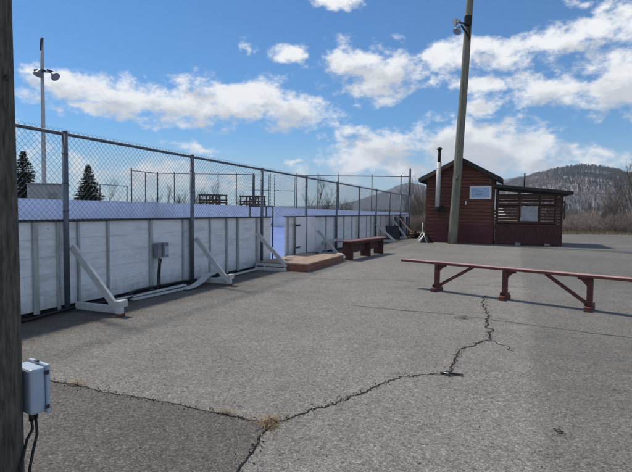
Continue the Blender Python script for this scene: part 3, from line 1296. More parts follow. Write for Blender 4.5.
# ------------------------------------------------------------------ junk by the cabin and rink corner
t = thing('black_sheet', 'black rectangular sheet leaning between two white braces at the boards', 'sheet', F(18.3, .62), RA + R(-52))
p = MB()
p.box(-.36, .36, -.015, .015, .10, .78, Matrix.Rotation(R(-14), 3, 'X'))
p.build('panel', M['black'], t, .006)
p = MB()
p.bar((-.3, .05, .02), (-.3, .36, .02), .05, .04)
p.bar((.3, .05, .02), (.3, .36, .02), .05, .04)
p.build('foot', M['timberwhite'], t)

b = MB()
n1_, n2_ = 18, 9
for i in range(n2_ + 1):
    for j in range(n1_):
        a = 2 * math.pi * j / n1_
        u = i / n2_
        q_ = (1 - u ** 1.1) * (1 + .18 * math.sin(3 * a + 1) + .14 * math.sin(7 * a))
        b.v.append((.40 * q_ * math.cos(a), .36 * q_ * math.sin(a), .48 * u * (1 + .08 * math.sin(5 * a) * (1 - u))))
for i in range(n2_):
    for j in range(n1_):
        b.face([i * n1_ + j, i * n1_ + (j + 1) % n1_, (i + 1) * n1_ + (j + 1) % n1_, (i + 1) * n1_ + j])
tag(b.build('tarp_heap', M['tarp'], None, 0, F(18.3, 2.2), RA), 'small black tarp heap at the left corner of the cabin', 'tarp')
t = thing('splayed_stand', 'white pole with two splayed white legs over the tarp heap', 'stand', F(18.1, 2.1), CA)
p = MB()
p.tube([(0, 0, .42), (0, 0, .95)], .022, 7)
p.build('pole', M['bag'], t)
for sx in (-.28, .24):
    p = MB()
    p.tube([(0, 0, .52), (sx, -.2, .02)], .018, 7)
    p.build('leg', M['bag'], t)
plank_ = MB()
plank_.bar((0, 0, 1.05), (.95, -.45, .1), .09, .05)
tag(plank_.build('leaning_plank', M['deck'], None, 0, F(22.5, .1), CA), 'yellowish plank leaning against the rink corner', 'plank')
b = MB()
rr = random.Random(9)
for k in range(16):
    a = rr.uniform(0, 6.28)
    r0_ = rr.uniform(0, .5)
    x, y = r0_ * math.cos(a), r0_ * math.sin(a) * 1.4
    l = rr.uniform(.5, 1.1)
    d = rr.uniform(0, 6.28)
    b.bar((x - l / 2 * math.cos(d), y - l / 2 * math.sin(d), .05 + rr.uniform(0, .4)), (x + l / 2 * math.cos(d), y + l / 2 * math.sin(d), .05 + rr.uniform(0, .3)), .09, .06)
tag(b.build('scrap_heap', M['slat'], None, 0, F(21.6, 1.15), RA), 'heap of dark scrap timber on the ground between rink and cabin', 'scrap heap')
for k, (s_, lab) in enumerate(((21.3, 'dark upright board at the rink corner, nearer one'), (23.0, 'dark upright board at the rink corner, middle one'),
                               (24.6, 'dark upright board at the rink corner, farther one'))):
    p = MB()
    p.box(-.3, .3, -.03, .03, .0, 1.18)
    tag(p.build('corner_board_panel', M['cap'], None, .004, F(s_, .14), RA), lab, 'board', 'dark upright boards at the rink corner')


# ------------------------------------------------------------------ debris on the lot
def blades(n, rx, ry, hgt, w, seed, flat=.5, bias=1.0):
    b_ = MB()
    r_ = random.Random(seed)
    for _ in range(n):
        a = r_.uniform(0, 6.283)
        q_ = r_.random() ** bias
        x, y = rx * q_ * math.cos(a), ry * q_ * math.sin(a)
        l = hgt * r_.uniform(.5, 1.5)
        d = r_.uniform(0, 6.283)
        up = r_.uniform(.05, 1) * (1 - flat)
        z0 = .002 + r_.uniform(0, .02) * (1 - q_)
        e = Vector((math.cos(d) * l * (1 - up * .6), math.sin(d) * l * (1 - up * .6), l * up))
        s_ = Vector((-math.sin(d), math.cos(d), r_.uniform(-.5, .5))) * w
        P0 = Vector((x, y, z0))
        mid = P0 + e * .55 + Vector((0, 0, l * .08))
        b_.cur = 1 if r_.random() < .3 else 0
        b_.add([P0 - s_ / 2, P0 + s_ / 2, mid + s_ / 2, mid - s_ / 2, P0 + e], [(0, 1, 2, 3), (3, 2, 4)])
    return b_


b = blades(230, .07, .10, .034, .0024, 1, .9, .75)
b2 = blades(190, .16, .22, .04, .002, 21, .95, .9)
b3 = blades(130, .05, .07, .026, .007, 22, .9, .7)
for q_ in (b2,):
    b.add(q_.v, q_.f)
k_ = len(b.f)
b.add(b3.v, b3.f)
b.mi[k_:] = [1] * (len(b.f) - k_)
tag(b.build('dry_grass_clump', [M['drygrass'], M['leafbrown']], None, 0, (-.30, 3.19, .012)),
    'clump of dry tan grass and leaves where the cracks meet', 'dry grass')
tag(blades(90, .10, .03, .05, .003, 2, .7).build('dry_grass_clump', [M['drygrass'], M['fieldgrass']], None, 0, (-1.95, 3.87, .012), R(-20)),
    'small tuft of dry grass in the crack nearest the dark pole', 'dry grass')
tag(blades(80, .12, .02, .045, .003, 3, .7).build('dry_grass_clump', [M['drygrass'], M['fieldgrass']], None, 0, (-.62, 3.34, .012), R(-20)),
    'thin line of dry grass in the crack left of the large clump', 'dry grass')
tag(blades(110, .14, .07, .05, .004, 4, .75).build('weed_tuft', [M['fieldgrass'], M['needle']], None, 0, (2.02, 6.52, .006)),
    'flat greenish weed tuft in the seam below the long bench', 'weed')
b = MB()
b.box(-.085, .005, -.016, .012, .002, .012, Matrix.Rotation(R(9), 3, 'Z'))
b.box(.0, .115, -.014, .012, .001, .010, Matrix.Rotation(R(-12), 3, 'Z'))
b.box(-.03, .03, -.045, -.028, .001, .008, Matrix.Rotation(R(24), 3, 'Z'))
q_ = blades(26, .07, .025, .03, .006, 5, .97)
b.add(q_.v, q_.f)
b.cur = 1
b.box(-.055, -.012, -.024, -.010, .0125, .016, Matrix.Rotation(R(-20), 3, 'Z'))
tag(b.build('black_debris', [M['crack'], M['bag']], None, .003, (1.21, 4.22, .008), R(-10)), 'flattened black scrap lying at the bend of the crack', 'scrap')
b = blades(9, .035, .02, .03, .010, 6, .97)
tag(b.build('small_debris', [M['crack'], M['leafbrown']], None, 0, (1.63, 3.11, .006)), 'tiny dark scrap on the asphalt near the camera at right', 'scrap')
# pebbles and leaves scattered over the lot
b = MB()
rr = random.Random(77)
for _ in range(900):
    x, y = rr.uniform(-3, 6), 2.4 + 10 * rr.random() ** 1.6
    rx_, ry_ = x - OX, y - OY
    if NX * rx_ + NY * ry_ < .1:
        continue
    r_ = rr.uniform(.003, .009)
    k = len(b.v)
    b.add([(x + r_, y, .006), (x, y + r_ * .8, .005), (x - r_ * .9, y, .006), (x, y - r_, .005), (x, y, .008 + r_ * .8)],
          [(0, 1, 4), (1, 2, 4), (2, 3, 4), (3, 0, 4)])
tag(b.build('gravel', M['concrete']), kind='stuff')
# crumbs broken out along the cracks
b = MB()
for key in ('mid', 'up', 'top', 'left', 'down'):
    pts_ = CR[key]
    for (x0, y0), (x1, y1) in zip(pts_, pts_[1:]):
        for _ in range(int(math.hypot(x1 - x0, y1 - y0) * 130)):
            u_ = rr.random()
            x, y = x0 + (x1 - x0) * u_ + rr.gauss(0, .028), y0 + (y1 - y0) * u_ + rr.gauss(0, .028)
            r_ = rr.uniform(.0025, .0075)
            b.cur = rr.choice((0, 0, 1, 2))
            b.add([(x + r_, y, .005), (x, y + r_ * .8, .004), (x - r_ * .9, y, .005), (x, y - r_, .004), (x, y, .007 + r_ * .7)],
                  [(0, 1, 4), (1, 2, 4), (2, 3, 4), (3, 0, 4)])
tag(b.build('crack_crumbs', [M['crack'], M['concrete'], M['drygrass']]), kind='stuff')
# blown sand and dirt along the foot of the boards
b = MB()
rr = random.Random(78)
for _ in range(1500):
    s_, o_ = rr.uniform(-1.5, 9), .05 + .9 * rr.random() ** 2
    x, y, _z = F(s_, o_)
    r_ = rr.uniform(.004, .012)
    d = rr.uniform(0, 3.1)
    b.cur = 0
    b.add([(x - r_ * math.cos(d), y - r_ * math.sin(d), .006), (x + r_ * .4, y - r_ * .3, .008), (x + r_ * math.cos(d), y + r_ * math.sin(d), .007), (x - r_ * .3, y + r_ * .4, .012)],
          [(0, 1, 2), (0, 2, 3)])
tag(b.build('dead_leaves', M['leafbrown']), kind='stuff')


# ------------------------------------------------------------------ trees
def spruce_mesh(h, seed, wid):
    r_ = random.Random(seed)
    fol, tr = MB(), MB()
    tr.tube([(0, 0, -.2), (0, 0, h * .5), (0, 0, h * .97)], [h * .022, h * .013, .01], 8)
    z = h * .06
    while z < h * .985:
        u = 1 - z / h
        rad = wid * (u ** .85) * r_.uniform(.82, 1.12) + .04
        nb = max(4, int(5 + 9 * u))
        a0 = r_.uniform(0, 6.28)
        for k in range(nb):
            a = a0 + 6.283 * k / nb + r_.uniform(-.3, .3)
            L_ = rad * r_.uniform(.65, 1.12)
            dr = -.22 * L_ + (.12 * L_ if u < .3 else 0)
            nseg = max(3, int(L_ / .13))
            for i in range(nseg):
                f_ = (i + .6) / nseg
                c = Vector((math.cos(a) * L_ * f_, math.sin(a) * L_ * f_, z + dr * f_ + .10 * L_ * f_ * f_))
                for _ in range(6):
                    d = Vector((math.cos(a) + r_.uniform(-.9, .9), math.sin(a) + r_.uniform(-.9, .9), r_.uniform(-.65, .35))).normalized()
                    ln = r_.uniform(.14, .30) * (.6 + .5 * u) * h / 5
                    sd = d.cross(Vector((r_.uniform(-1, 1), r_.uniform(-1, 1), 1))).normalized() * ln * .30
                    fol.add([c - sd, c + sd, c + d * ln], [(0, 1, 2)])
        z += h * .026 * r_.uniform(.8, 1.25) * (.6 + .7 * u)
    return fol, tr


def spruce(label, loc, h, wid, seed):
    t_ = thing('spruce_tree', label, 'tree', loc)
    fol, tr = spruce_mesh(h, seed, wid)
    fol.build('crown', M['needle'], t_)
    tr.build('trunk', M['bark'], t_)


spruce('dark bushy spruce standing alone beyond the far boards left of the fence', (-21.3, 45, .35), 5.3, 2.0, 3)
spruce('dark loose spruce just right of the near weathered pole', (-24.9, 41, .35), 6.0, 2.1, 8)


def bare_tree_mesh(seed, h, spread=.5, nlev=4, r0=None, clumps=1):
    r_ = random.Random(seed)
    tr, tw = MB(), MB()
    r0 = r0 or h * .014

    def grow(p, d, L_, rad, lev):
        n = 3
        pts_ = [p]
        q_ = p
        dd = d.copy()
        for i in range(n):
            dd = (dd + Vector((r_.uniform(-.18, .18), r_.uniform(-.18, .18), r_.uniform(-.04, .14)))).normalized()
            q_ = q_ + dd * (L_ / n)
            pts_.append(q_)
        rs = [rad, rad * .85, rad * .7, rad * .5 if lev < nlev else rad * .25]
        (tr if lev <= 1 else tw).tube(pts_, rs, 6 if lev <= 1 else 3, False)
        if lev >= nlev:
            return
        nb = (r_.randint(5, 8) if lev == 0 else r_.randint(3, 5))
        for _ in range(nb):
            f_ = r_.uniform(.3, 1.0)
            i = min(n - 1, int(f_ * n))
            bp2 = pts_[i].lerp(pts_[i + 1], f_ * n - i)
            a = r_.uniform(0, 6.283)
            side = Vector((math.cos(a), math.sin(a), 0))
            nd = (dd * (1 - spread * .55) + side * spread * r_.uniform(.6, 1.2) + Vector((0, 0, .22))).normalized()
            grow(bp2, nd, L_ * r_.uniform(.42, .68), rad * .5, lev + 1)
    for c in range(clumps):
        o_ = Vector((r_.uniform(-.3, .3), r_.uniform(-.3, .3), 0)) * (0 if clumps == 1 else 1) * h * .12
        lean = Vector((r_.uniform(-.2, .2), r_.uniform(-.2, .2), 1)).normalized() if clumps > 1 else Vector((0, 0, 1))
        grow(o_ - Vector((0, 0, .1)), lean, h * (.58 if clumps == 1 else r_.uniform(.4, .62)), r0, 0)
    return tr, tw


PROTO = []
for i in range(5):
    tr, tw = bare_tree_mesh(20 + i, 6.0, .45 + .05 * i, 4, .055, 1 if i % 2 else 3)
    PROTO.append((tr, tw))
meshes = {}


def bare(label, loc, kind, sc, rz, group, name='bare_tree', crown=None, trunk=None):
    t_ = thing(name, label, 'tree', loc, rz, group)
    key = (kind, crown, trunk)
    if key not in meshes:
        tr, tw = PROTO[kind]
        a = tr.build('trunk', M[trunk or 'bark'], t_)
        c = tw.build('crown', M[crown or 'twig'], t_)
        meshes[key] = (a.data, c.data)
    else:
        for nm, me in zip(('trunk', 'crown'), meshes[key]):
            o_ = bpy.data.objects.new(nm, me)
            COL.objects.link(o_)
            o_.parent = t_
    t_.scale = (sc, sc, sc)
    return t_


def atpx(px, Y):
    return (px - 316) / 480 * Y


rr = random.Random(4)
# trees behind the end fence, seen through the mesh
spots = [(100, 44, .42), (107, 46, .8), (128, 46, .45), (137, 47, .55), (146, 50, .5), (156, 52, .6), (166, 51, .75), (178, 50, .8), (187, 54, .72), (196, 52, .85), (207, 55, .75),
         (216, 53, .85), (228, 60, .6), (238, 62, .75), (247, 60, .7), (310, 52, .7), (318, 50, 1.0), (326, 54, .8), (331, 56, .9), (341, 55, .7), (349, 60, .65)]
for i, (px, Y, sc) in enumerate(spots):
    z = .35 if px < 250 else .1
    bare('bare leafless tree seen through the high fence behind the rink', (atpx(px, Y), Y, z), i % 5, sc * .78, rr.uniform(0, 6), 'bare trees behind the rink')
# thicket between rink corner and cabin
for i in range(14):
    Y = rr.uniform(40, 52)
    bare('leafless brown thicket tree in the gap between rink and cabin', (atpx(rr.uniform(405, 432), Y), Y, -.05), i % 5, rr.uniform(.55, .8), rr.uniform(0, 6),
         'thicket between rink and cabin', 'bare_tree', 'bushbrown')
# trees at the right edge
for i in range(16):
    px = rr.uniform(598, 690)
    Y = rr.uniform(46, 62)
    sc = (.55 + .55 * smooth(598, 632, px)) * rr.uniform(.85, 1.15)
    bare('leafless grey brown tree at the right edge beyond the lot', (atpx(px, Y), Y, -.05), i % 5, sc, rr.uniform(0, 6), 'bare trees at the right edge', 'bare_tree',
         'twig' if i % 2 else 'bushbrown')
t = thing('birch_tree', 'white barked leaning birch at the right edge beyond the lot', 'tree', (atpx(630.5, 43), 43, -.05))
tr, tw = bare_tree_mesh(61, 7.0, .4, 4, .10, 1)
tr.build('trunk', M['birch'], t)
tw.build('crown', M['twig'], t)

# brush along the far edge of the lot
def bush_mesh(seed, n, h, rad):
    r_ = random.Random(seed)
    b_ = MB()
    for _ in range(n):
        a, q_ = r_.uniform(0, 6.283), rad * math.sqrt(r_.random())
        p0 = Vector((q_ * math.cos(a), q_ * math.sin(a), -.05))
        hh = h * r_.uniform(.45, 1.05) * (1 - .35 * (q_ / rad) ** 2)
        d = Vector((r_.uniform(-.35, .35) + .25 * math.cos(a) * q_ / rad, r_.uniform(-.35, .35) + .25 * math.sin(a) * q_ / rad, 1)).normalized()
        p1 = p0 + d * hh * .55
        p2 = p1 + (d + Vector((r_.uniform(-.4, .4), r_.uniform(-.4, .4), 0))).normalized() * hh * .45
        b_.tube([p0, p1, p2], [.016, .011, .004], 3, False)
        for _k in range(4):
            f_ = r_.uniform(.3, .95)
            s_ = p0.lerp(p1, f_ / .6) if f_ < .6 else p1.lerp(p2, (f_ - .6) / .4)
            e = s_ + Vector((r_.uniform(-1, 1), r_.uniform(-1, 1), r_.uniform(.2, 1.2))).normalized() * hh * r_.uniform(.15, .35)
            b_.tube([s_, e], [.008, .003], 3, False)
    return b_


BM = {}
for i in range(4):
    for c in ('bushbrown', 'bushpale'):
        BM[(i, c)] = None


def bush(label, loc, kind, c, sc, group):
    if BM[(kind, c)] is None:
        o_ = bush_mesh(40 + kind, 150, 1.9, 1.3).build('brush', M[c])
        BM[(kind, c)] = o_.data
    else:
        o_ = bpy.data.objects.new('brush', BM[(kind, c)])
        COL.objects.link(o_)
    o_.location = loc
    o_.rotation_euler = (0, 0, rr.uniform(0, 6))
    o_.scale = sc
    return tag(o_, label, 'bush', group)


for i in range(84):
    px = 555 + i * 1.5 + rr.uniform(-2, 2)
    Y = rr.choice((38, 41, 45, 50, 58, 68, 78)) + rr.uniform(-1.5, 1.5)
    s_ = rr.uniform(.65, 1.15)
    c = 'bushpale' if rr.random() < .28 else 'bushbrown'
    bush('leafless %s bush in the brush along the far edge of the lot' % ('pale straw coloured' if c == 'bushpale' else 'dark brown'),
         (atpx(px, Y), Y, -.06), i % 4, c, (s_ * 1.2, s_ * 1.2, s_ * (rr.uniform(.45, .85) + .3 * smooth(600, 650, px)) * (1 if Y < 48 else 1.35)), 'brush along the lot edge')
for i in range(22):
    px = 398 + i * 1.9 + rr.uniform(-2, 2)
    Y = rr.choice((37, 41, 45)) + rr.uniform(-1, 1)
    c = 'bushpale' if rr.random() < .5 else 'bushbrown'
    s_ = rr.uniform(.5, .9)
    bush('leafless %s bush behind the gap between rink and cabin' % ('pale straw coloured' if c == 'bushpale' else 'dark brown'),
         (atpx(px, Y), Y, -.06), i % 4, c, (s_, s_, s_), 'brush behind the rink corner')
for i in range(44):
    px = 60 + i * 7 + rr.uniform(-3, 3)
    Y = rr.uniform(46, 58)
    s_ = rr.uniform(.5, .85)
    bush('low leafless bush seen just above the far boards', (atpx(px, Y), Y, .3 if px < 300 else .0), i % 4, 'bushbrown', (s_, s_, s_ * .9), 'low brush behind the rink')

# dry field grass beyond the lot
b = MB()
rr2 = random.Random(15)
for _ in range(26000):
    Y = 33.3 + 14 * rr2.random() ** 1.7
    x = rr2.uniform(6, 46)
    if x < 12:
        Y += (12 - x) * .35
    h_ = rr2.uniform(.10, .34)
    a = rr2.uniform(0, 6.28)
    w = .012
    dx_, dy_ = math.cos(a) * w, math.sin(a) * w
    b.cur = 1 if rr2.random() < .4 else 0
    b.add([(x - dx_, Y - dy_, -.06), (x + dx_, Y + dy_, -.06), (x + rr2.uniform(-.12, .12), Y + rr2.uniform(-.12, .12), h_ - .06)], [(0, 1, 2)])
tag(b.build('field_grass', [M['fieldgrass'], M['drygrass']]), kind='stuff')

# ------------------------------------------------------------------ hills
HZ = lambda px: 211 + .0105 * (px - 316)


def skyline(tab, px):
    if px <= tab[0][0]:
        return tab[0][1]
    for (a, ya), (c, yc) in zip(tab, tab[1:]):
        if px <= c:
            t_ = (px - a) / (c - a)
            t_ = t_ * t_ * (3 - 2 * t_)
            return ya + (yc - ya) * t_
    return tab[-1][1]


def hill_fn(tab, Y0, Y1, rough_):
    """height over the terrain as a function of bearing (x/y) and distance"""
    def fn(u, Y):
        px = u * 480 + 316
        crest = max(0.0, (HZ(px) - skyline(tab, px)) / 480 * Y1)
        if Y <= Y1:
            k = smooth(Y0, Y1 * 1.06, Y) ** .9 / (smooth(Y0, Y1 * 1.06, Y1) ** .9)
        else:
            k = 1 - .75 * smooth(Y1, Y1 * 1.5, Y)
        x = u * Y
        n_ = mnoise.fractal((x / rough_, Y / rough_, 1.7), .9, 2.1, 5)
        return crest * k * (1 + .10 * n_ * (0 if False else 1)) - 1.0
    return fn


def hill(name, fn, Y0, Y1, u0, u1, nu, nv, material):
    b_ = MB()
    Yb = Y1 * 1.5
    for j in range(nv + 1):
        Y = Y0 + (Yb - Y0) * j / nv
        for i in range(nu + 1):
            u = u0 + (u1 - u0) * i / nu
            b_.v.append((u * Y, Y, fn(u, Y)))
    for j in range(nv):
        for i in range(nu):
            k = j * (nu + 1) + i
            b_.face([k, k + 1, k + nu + 2, k + nu + 1], True)
    return tag(b_.build(name, material), kind='structure')


TA = [(-200, 208), (60, 206), (250, 206), (300, 205.5), (335, 204), (350, 201.5), (362, 198), (372, 195), (385, 191), (396, 187), (405, 184.5), (416, 185), (430, 187.5), (450, 186),
      (480, 182), (500, 179.5), (515, 178), (535, 178), (560, 180), (620, 186), (760, 195), (1000, 206)]
TB = [(440, 211), (470, 200), (495, 188), (520, 180), (540, 174.5), (552, 171), (566, 168.5), (582, 167.5), (598, 168.5), (612, 171), (626, 175), (650, 180), (700, 188), (800, 198), (1000, 209)]
TC = [(400, 212), (480, 208), (530, 203), (560, 199), (600, 196), (632, 194), (680, 194), (760, 198), (1000, 209)]
fA, fB, fC = hill_fn(TA, 2200, 3800, 700), hill_fn(TB, 560, 1500, 260), hill_fn(TC, 110, 520, 120)
hill('far_mountain', fA, 2200, 3800, -1.3, 1.5, 220, 40, M['hillfar'])
hill('wooded_hill', fB, 560, 1500, .24, 1.45, 160, 60, M['hillmid'])
hill('foothill', fC, 110, 520, .15, 1.45, 160, 50, M['hillnear'])


def forest(name, fn, count, u0, u1, Y0, Y1, hlo, hhi, material, seed, keep, slim=.22, fan=False):
    r_ = random.Random(seed)
    b_ = MB()
    n_ = 0
    tries = 0
    while n_ < count and tries < count * 30:
        tries += 1
        u = r_.uniform(u0, u1)
        Y = math.sqrt(r_.uniform(Y0 * Y0, Y1 * Y1))
        if r_.random() > keep(u * 480 + 316, Y, u * Y):
            continue
        n_ += 1
        x = u * Y
        z = fn(u, Y) - .6
        h_ = r_.uniform(hlo, hhi)
        w = h_ * slim * r_.uniform(.7, 1.2)
        a0 = r_.uniform(0, 2)
        if fan:                                   # leafless crown: thin rising limbs
            for _k in range(7):
                a = r_.uniform(0, 6.283)
                lean = w * r_.uniform(.25, 1.25)
                t0_ = r_.uniform(.0, .45)
                a2 = r_.uniform(0, 3.14)
                bw_ = h_ * .028 * r_.uniform(.6, 1.5)
                bx, by = x + lean * .25 * math.cos(a) * t0_, Y + lean * .25 * math.sin(a) * t0_
                mx_, my_ = x + lean * .8 * math.cos(a), Y + lean * .8 * math.sin(a)
                zt = z + h_ * r_.uniform(.65, 1.05)
                zm = z + (zt - z) * .68
                cx_, cy_ = math.cos(a2) * bw_, math.sin(a2) * bw_
                b_.add([(bx - cx_ * .5, by - cy_ * .5, z + h_ * t0_ * .6), (bx + cx_ * .5, by + cy_ * .5, z + h_ * t0_ * .6), (mx_ + cx_ * 1.6, my_ + cy_ * 1.6, zm),
                        (mx_ - cx_ * 1.6, my_ - cy_ * 1.6, zm), (x + lean * math.cos(a), Y + lean * math.sin(a), zt)], [(0, 1, 2, 3), (3, 2, 4)])
            continue
        k = len(b_.v)
        tiers = ((.08, .45), (.34, .72), (.62, 1.0))
        for (ta, tb_), ws in zip(tiers, (1.0, .74, .46)):
            k = len(b_.v)
            jx, jy = r_.uniform(-.08, .08) * h_, r_.uniform(-.08, .08) * h_
            for q_ in range(5):
                a = a0 + q_ * 1.2566 + r_.uniform(-.3, .3)
                b_.v.append((x + w * ws * math.cos(a) * r_.uniform(.7, 1.2), Y + w * ws * math.sin(a), z + h_ * ta * r_.uniform(.7, 1.3)))
            b_.v.append((x + jx * .4, Y + jy * .4, z + h_ * tb_))
            for q_ in range(5):
                b_.face([k + q_, k + (q_ + 1) % 5, k + 5])
    return tag(b_.build(name, material), kind='stuff')


def nz(x, Y, s_, sd):
    return mnoise.fractal((x / s_, Y / s_, sd), 1.0, 2.0, 4)


# upper right of the hill is dark conifer, its left shoulder leafless
def keep_con_b(px, Y, x):
    k = smooth(538, 575, px) * smooth(800, 1150, Y) * smooth(-.25, .25, nz(x, Y, 160, 2.2) + .12)
    return k * .95 + .012 * smooth(0, .3, nz(x, Y, 90, 5.5))


def keep_grey_b(px, Y, x):
    return 1 - .75 * smooth(538, 575, px) * smooth(800, 1150, Y)


forest('hill_forest', fB, 4600, .35, 1.0, 600, 1560, 8, 15, M['conifer'], 1, keep_con_b, .19)
forest('hill_leafless_forest', fB, 8500, .33, 1.0, 560, 1540, 6, 11, M['greywood'], 2, keep_grey_b, .34, True)


def keep_con_c(px, Y, x):
    return smooth(.0, .35, nz(x, Y, 70, 8.8) + .05) * (1 - smooth(420, 470, Y))


def keep_pale_c(px, Y, x):
    return smooth(-.3, .2, nz(x, Y, 60, 3.1)) * (1 - smooth(420, 480, Y) * .85)


forest('foothill_conifers', fC, 1300, .40, .95, 260, 520, 4, 8, M['conifer'], 3, keep_con_c, .2)
forest('foothill_leafless_trees', fC, 6000, .40, .95, 150, 540, 4, 7.5, M['greywood'], 4, keep_pale_c, .34, True)
forest('foothill_pale_trees', fC, 6500, .40, .95, 150, 540, 3.5, 7, M['palewood'], 5, keep_pale_c, .34, True)
forest('far_treeline', lambda u, Y: .2, 2600, -1.1, .22, 150, 420, 1.5, 4.0, M['greywood'], 6,
       lambda px, Y, x: smooth(-.4, .3, nz(x, Y, 60, 1.1)) * (.4 if 255 < px < 320 else 1), .34, True)

# ------------------------------------------------------------------ haze
HAZE = True
if HAZE:
    b = MB()
    b.box(-6200, 6200, -700, 6200, -8, 420)
    hz = b.build('haze', None)
    hm = bpy.data.materials.new('thin haze')
    hm.use_nodes = True
    nt = hm.node_tree
    nt.nodes.remove(nt.nodes['Principled BSDF'])
    pv = nt.nodes.new('ShaderNodeVolumePrincipled')
    pv.inputs['Color'].default_value = (.78, .86, .96, 1)
    pv.inputs['Density'].default_value = 1.25e-4
    nt.links.new(pv.outputs['Volume'], nt.nodes['Material Output'].inputs['Volume'])
    hz.data.materials.clear()
    hz.data.materials.append(hm)
    tag(hz, kind='stuff')

# ------------------------------------------------------------------ sky, sun, camera
SUN = Vector((-.8 * math.cos(R(56)), .6 * math.cos(R(56)), math.sin(R(56))))
w = bpy.data.worlds.new('World')
SC.world = w
w.use_nodes = True
nt = w.node_tree
N, L = nt.nodes, nt.links
bg = N['Background']
sky = N.new('ShaderNodeTexSky')
sky.sky_type = 'NISHITA'
sky.sun_disc = False
sky.sun_elevation = R(56)
sky.sun_rotation = math.atan2(-.8, .6) % (2 * math.pi)
sky.altitude = 300
sky.air_density = 1.0
sky.dust_density = .1
sky.ozone_density = 1.6
tc = N.new('ShaderNodeTexCoord')
sep = N.new('ShaderNodeSeparateXYZ')
L.new(tc.outputs['Generated'], sep.inputs[0])


def mth(op, a, b=None, c=None, clamp=False):
    n = N.new('ShaderNodeMath')
    n.operation = op
    n.use_clamp = clamp
    for i, v in enumerate((a, b, c)):
        if v is None:
            continue
        if isinstance(v, (int, float)):
            n.inputs[i].default_value = v
        else:
            L.new(v, n.inputs[i])
    return n.outputs[0]


az = mth('ARCTAN2', sep.outputs['X'], sep.outputs['Y'])
el = mth('ARCSINE', sep.outputs['Z'])
cmb = N.new('ShaderNodeCombineXYZ')
L.new(az, cmb.inputs[0])
L.new(el, cmb.inputs[1])


def wnoise(vec, scale, detail=6, rough=.6, w_=0.0):
    n = N.new('ShaderNodeTexNoise')
    n.noise_dimensions = '3D'
    n.inputs['Scale'].default_value = scale
    n.inputs['Detail'].default_value = detail
    n.inputs['Roughness'].default_value = rough
    mp = N.new('ShaderNodeMapping')
    mp.inputs['Scale'].default_value = (1, 1, 1.5)
    mp.inputs['Location'].default_value = (w_, w_ * 1.3, w_ * .7)
    L.new(vec, mp.inputs['Vector'])
    L.new(mp.outputs['Vector'], n.inputs['Vector'])
    return n.outputs


gen = tc.outputs['Generated']
# ragged edges: shift the lookup a little by noise
wz = wnoise(gen, 9, 5, .6, 3.1)
sub = N.new('ShaderNodeVectorMath')
sub.operation = 'SUBTRACT'
sub.inputs[1].default_value = (.5, .5, .5)
L.new(wz['Color'], sub.inputs[0])
scl = N.new('ShaderNodeVectorMath')
scl.operation = 'MULTIPLY_ADD'
scl.inputs[1].default_value = (.13, .08, 0)
L.new(sub.outputs[0], scl.inputs[0])
L.new(cmb.outputs[0], scl.inputs[2])
pos = scl.outputs[0]

# each cloud: centre x, y, half width, half height (in photograph degrees), weight
CL = [(62, 88, 55, 20, 1), (40, 72, 40, 9, .8), (118, 100, 60, 19, 1), (178, 105, 62, 22, 1), (232, 106, 58, 24, 1), (284, 114, 46, 22, 1.1), (195, 86, 26, 10, .8), (262, 96, 30, 12, .9),
      (98, 114, 70, 8, .7), (249, 54, 9, 6, .75), (289, 59, 13, 10, 1), (316, 62, 10, 9, .7), (202, 148, 26, 6, .8), (297, 161, 12, 4, .7), (330, 4, 30, 8, .7), (150, 178, 200, 16, .62), (60, 160, 70, 22, .62),
      (337, 66, 28, 17, .95), (386, 77, 38, 23, 1.15), (362, 60, 22, 10, .7), (436, 66, 34, 16, 1), (425, 88, 22, 6, .6), (470, 52, 34, 12, .85), (545, 44, 100, 15, 1), (610, 38, 40, 10, .8), (500, 66, 60, 12, .75),
      (480, 90, 40, 10, .7), (540, 92, 60, 17, 1.1), (605, 86, 46, 32, 1.15), (632, 112, 30, 12, 1), (580, 62, 40, 8, .6), (350, 130, 18, 11, .9), (392, 146, 62, 16, 1), (440, 138, 40, 16, .9), (360, 166, 60, 14, .9),
      (470, 150, 70, 34, 1.2), (520, 158, 52, 24, 1.1), (478, 110, 30, 13, .8), (410, 170, 60, 18, .9), (598, 155, 30, 6, .85), (580, 162, 40, 5, .6), (555, 130, 30, 6, .55), (345, 2, 16, 5, .7), (508, 3, 18, 6, .6),
      (598, 12, 20, 8, .55), (575, 4, 14, 5, .5), (690, 90, 60, 30, 1), (760, 120, 80, 30, 1), (-60, 110, 70, 25, 1), (-160, 90, 90, 30, 1), (200, -90, 120, 30, .8), (420, -130, 140, 40, .8)]


def clouds(vec):
    acc_ = None
    for (cx, cy, rx, ry, wt) in CL:
        u = (cx - 316) / 480
        v = (HZ(cx) - cy) / 480
        a_ = math.atan(u)
        e_ = math.atan(v * math.cos(a_))
        ra = rx / 480 * math.cos(a_) ** 2
        re = ry / 480 * math.cos(a_)
        d = N.new('ShaderNodeVectorMath')
        d.operation = 'SUBTRACT'
        L.new(vec, d.inputs[0])
        d.inputs[1].default_value = (a_, e_, 0)
        m_ = N.new('ShaderNodeVectorMath')
        m_.operation = 'MULTIPLY'
        L.new(d.outputs[0], m_.inputs[0])
        m_.inputs[1].default_value = (1 / (ra * 1.25), 1 / (re * 1.25), 0)
        ln = N.new('ShaderNodeVectorMath')
        ln.operation = 'LENGTH'
        L.new(m_.outputs[0], ln.inputs[0])
        val = mth('MULTIPLY_ADD', ln.outputs['Value'], -wt, wt)
        acc_ = val if acc_ is None else mth('SMOOTH_MAX', acc_, val, .12)
    return acc_


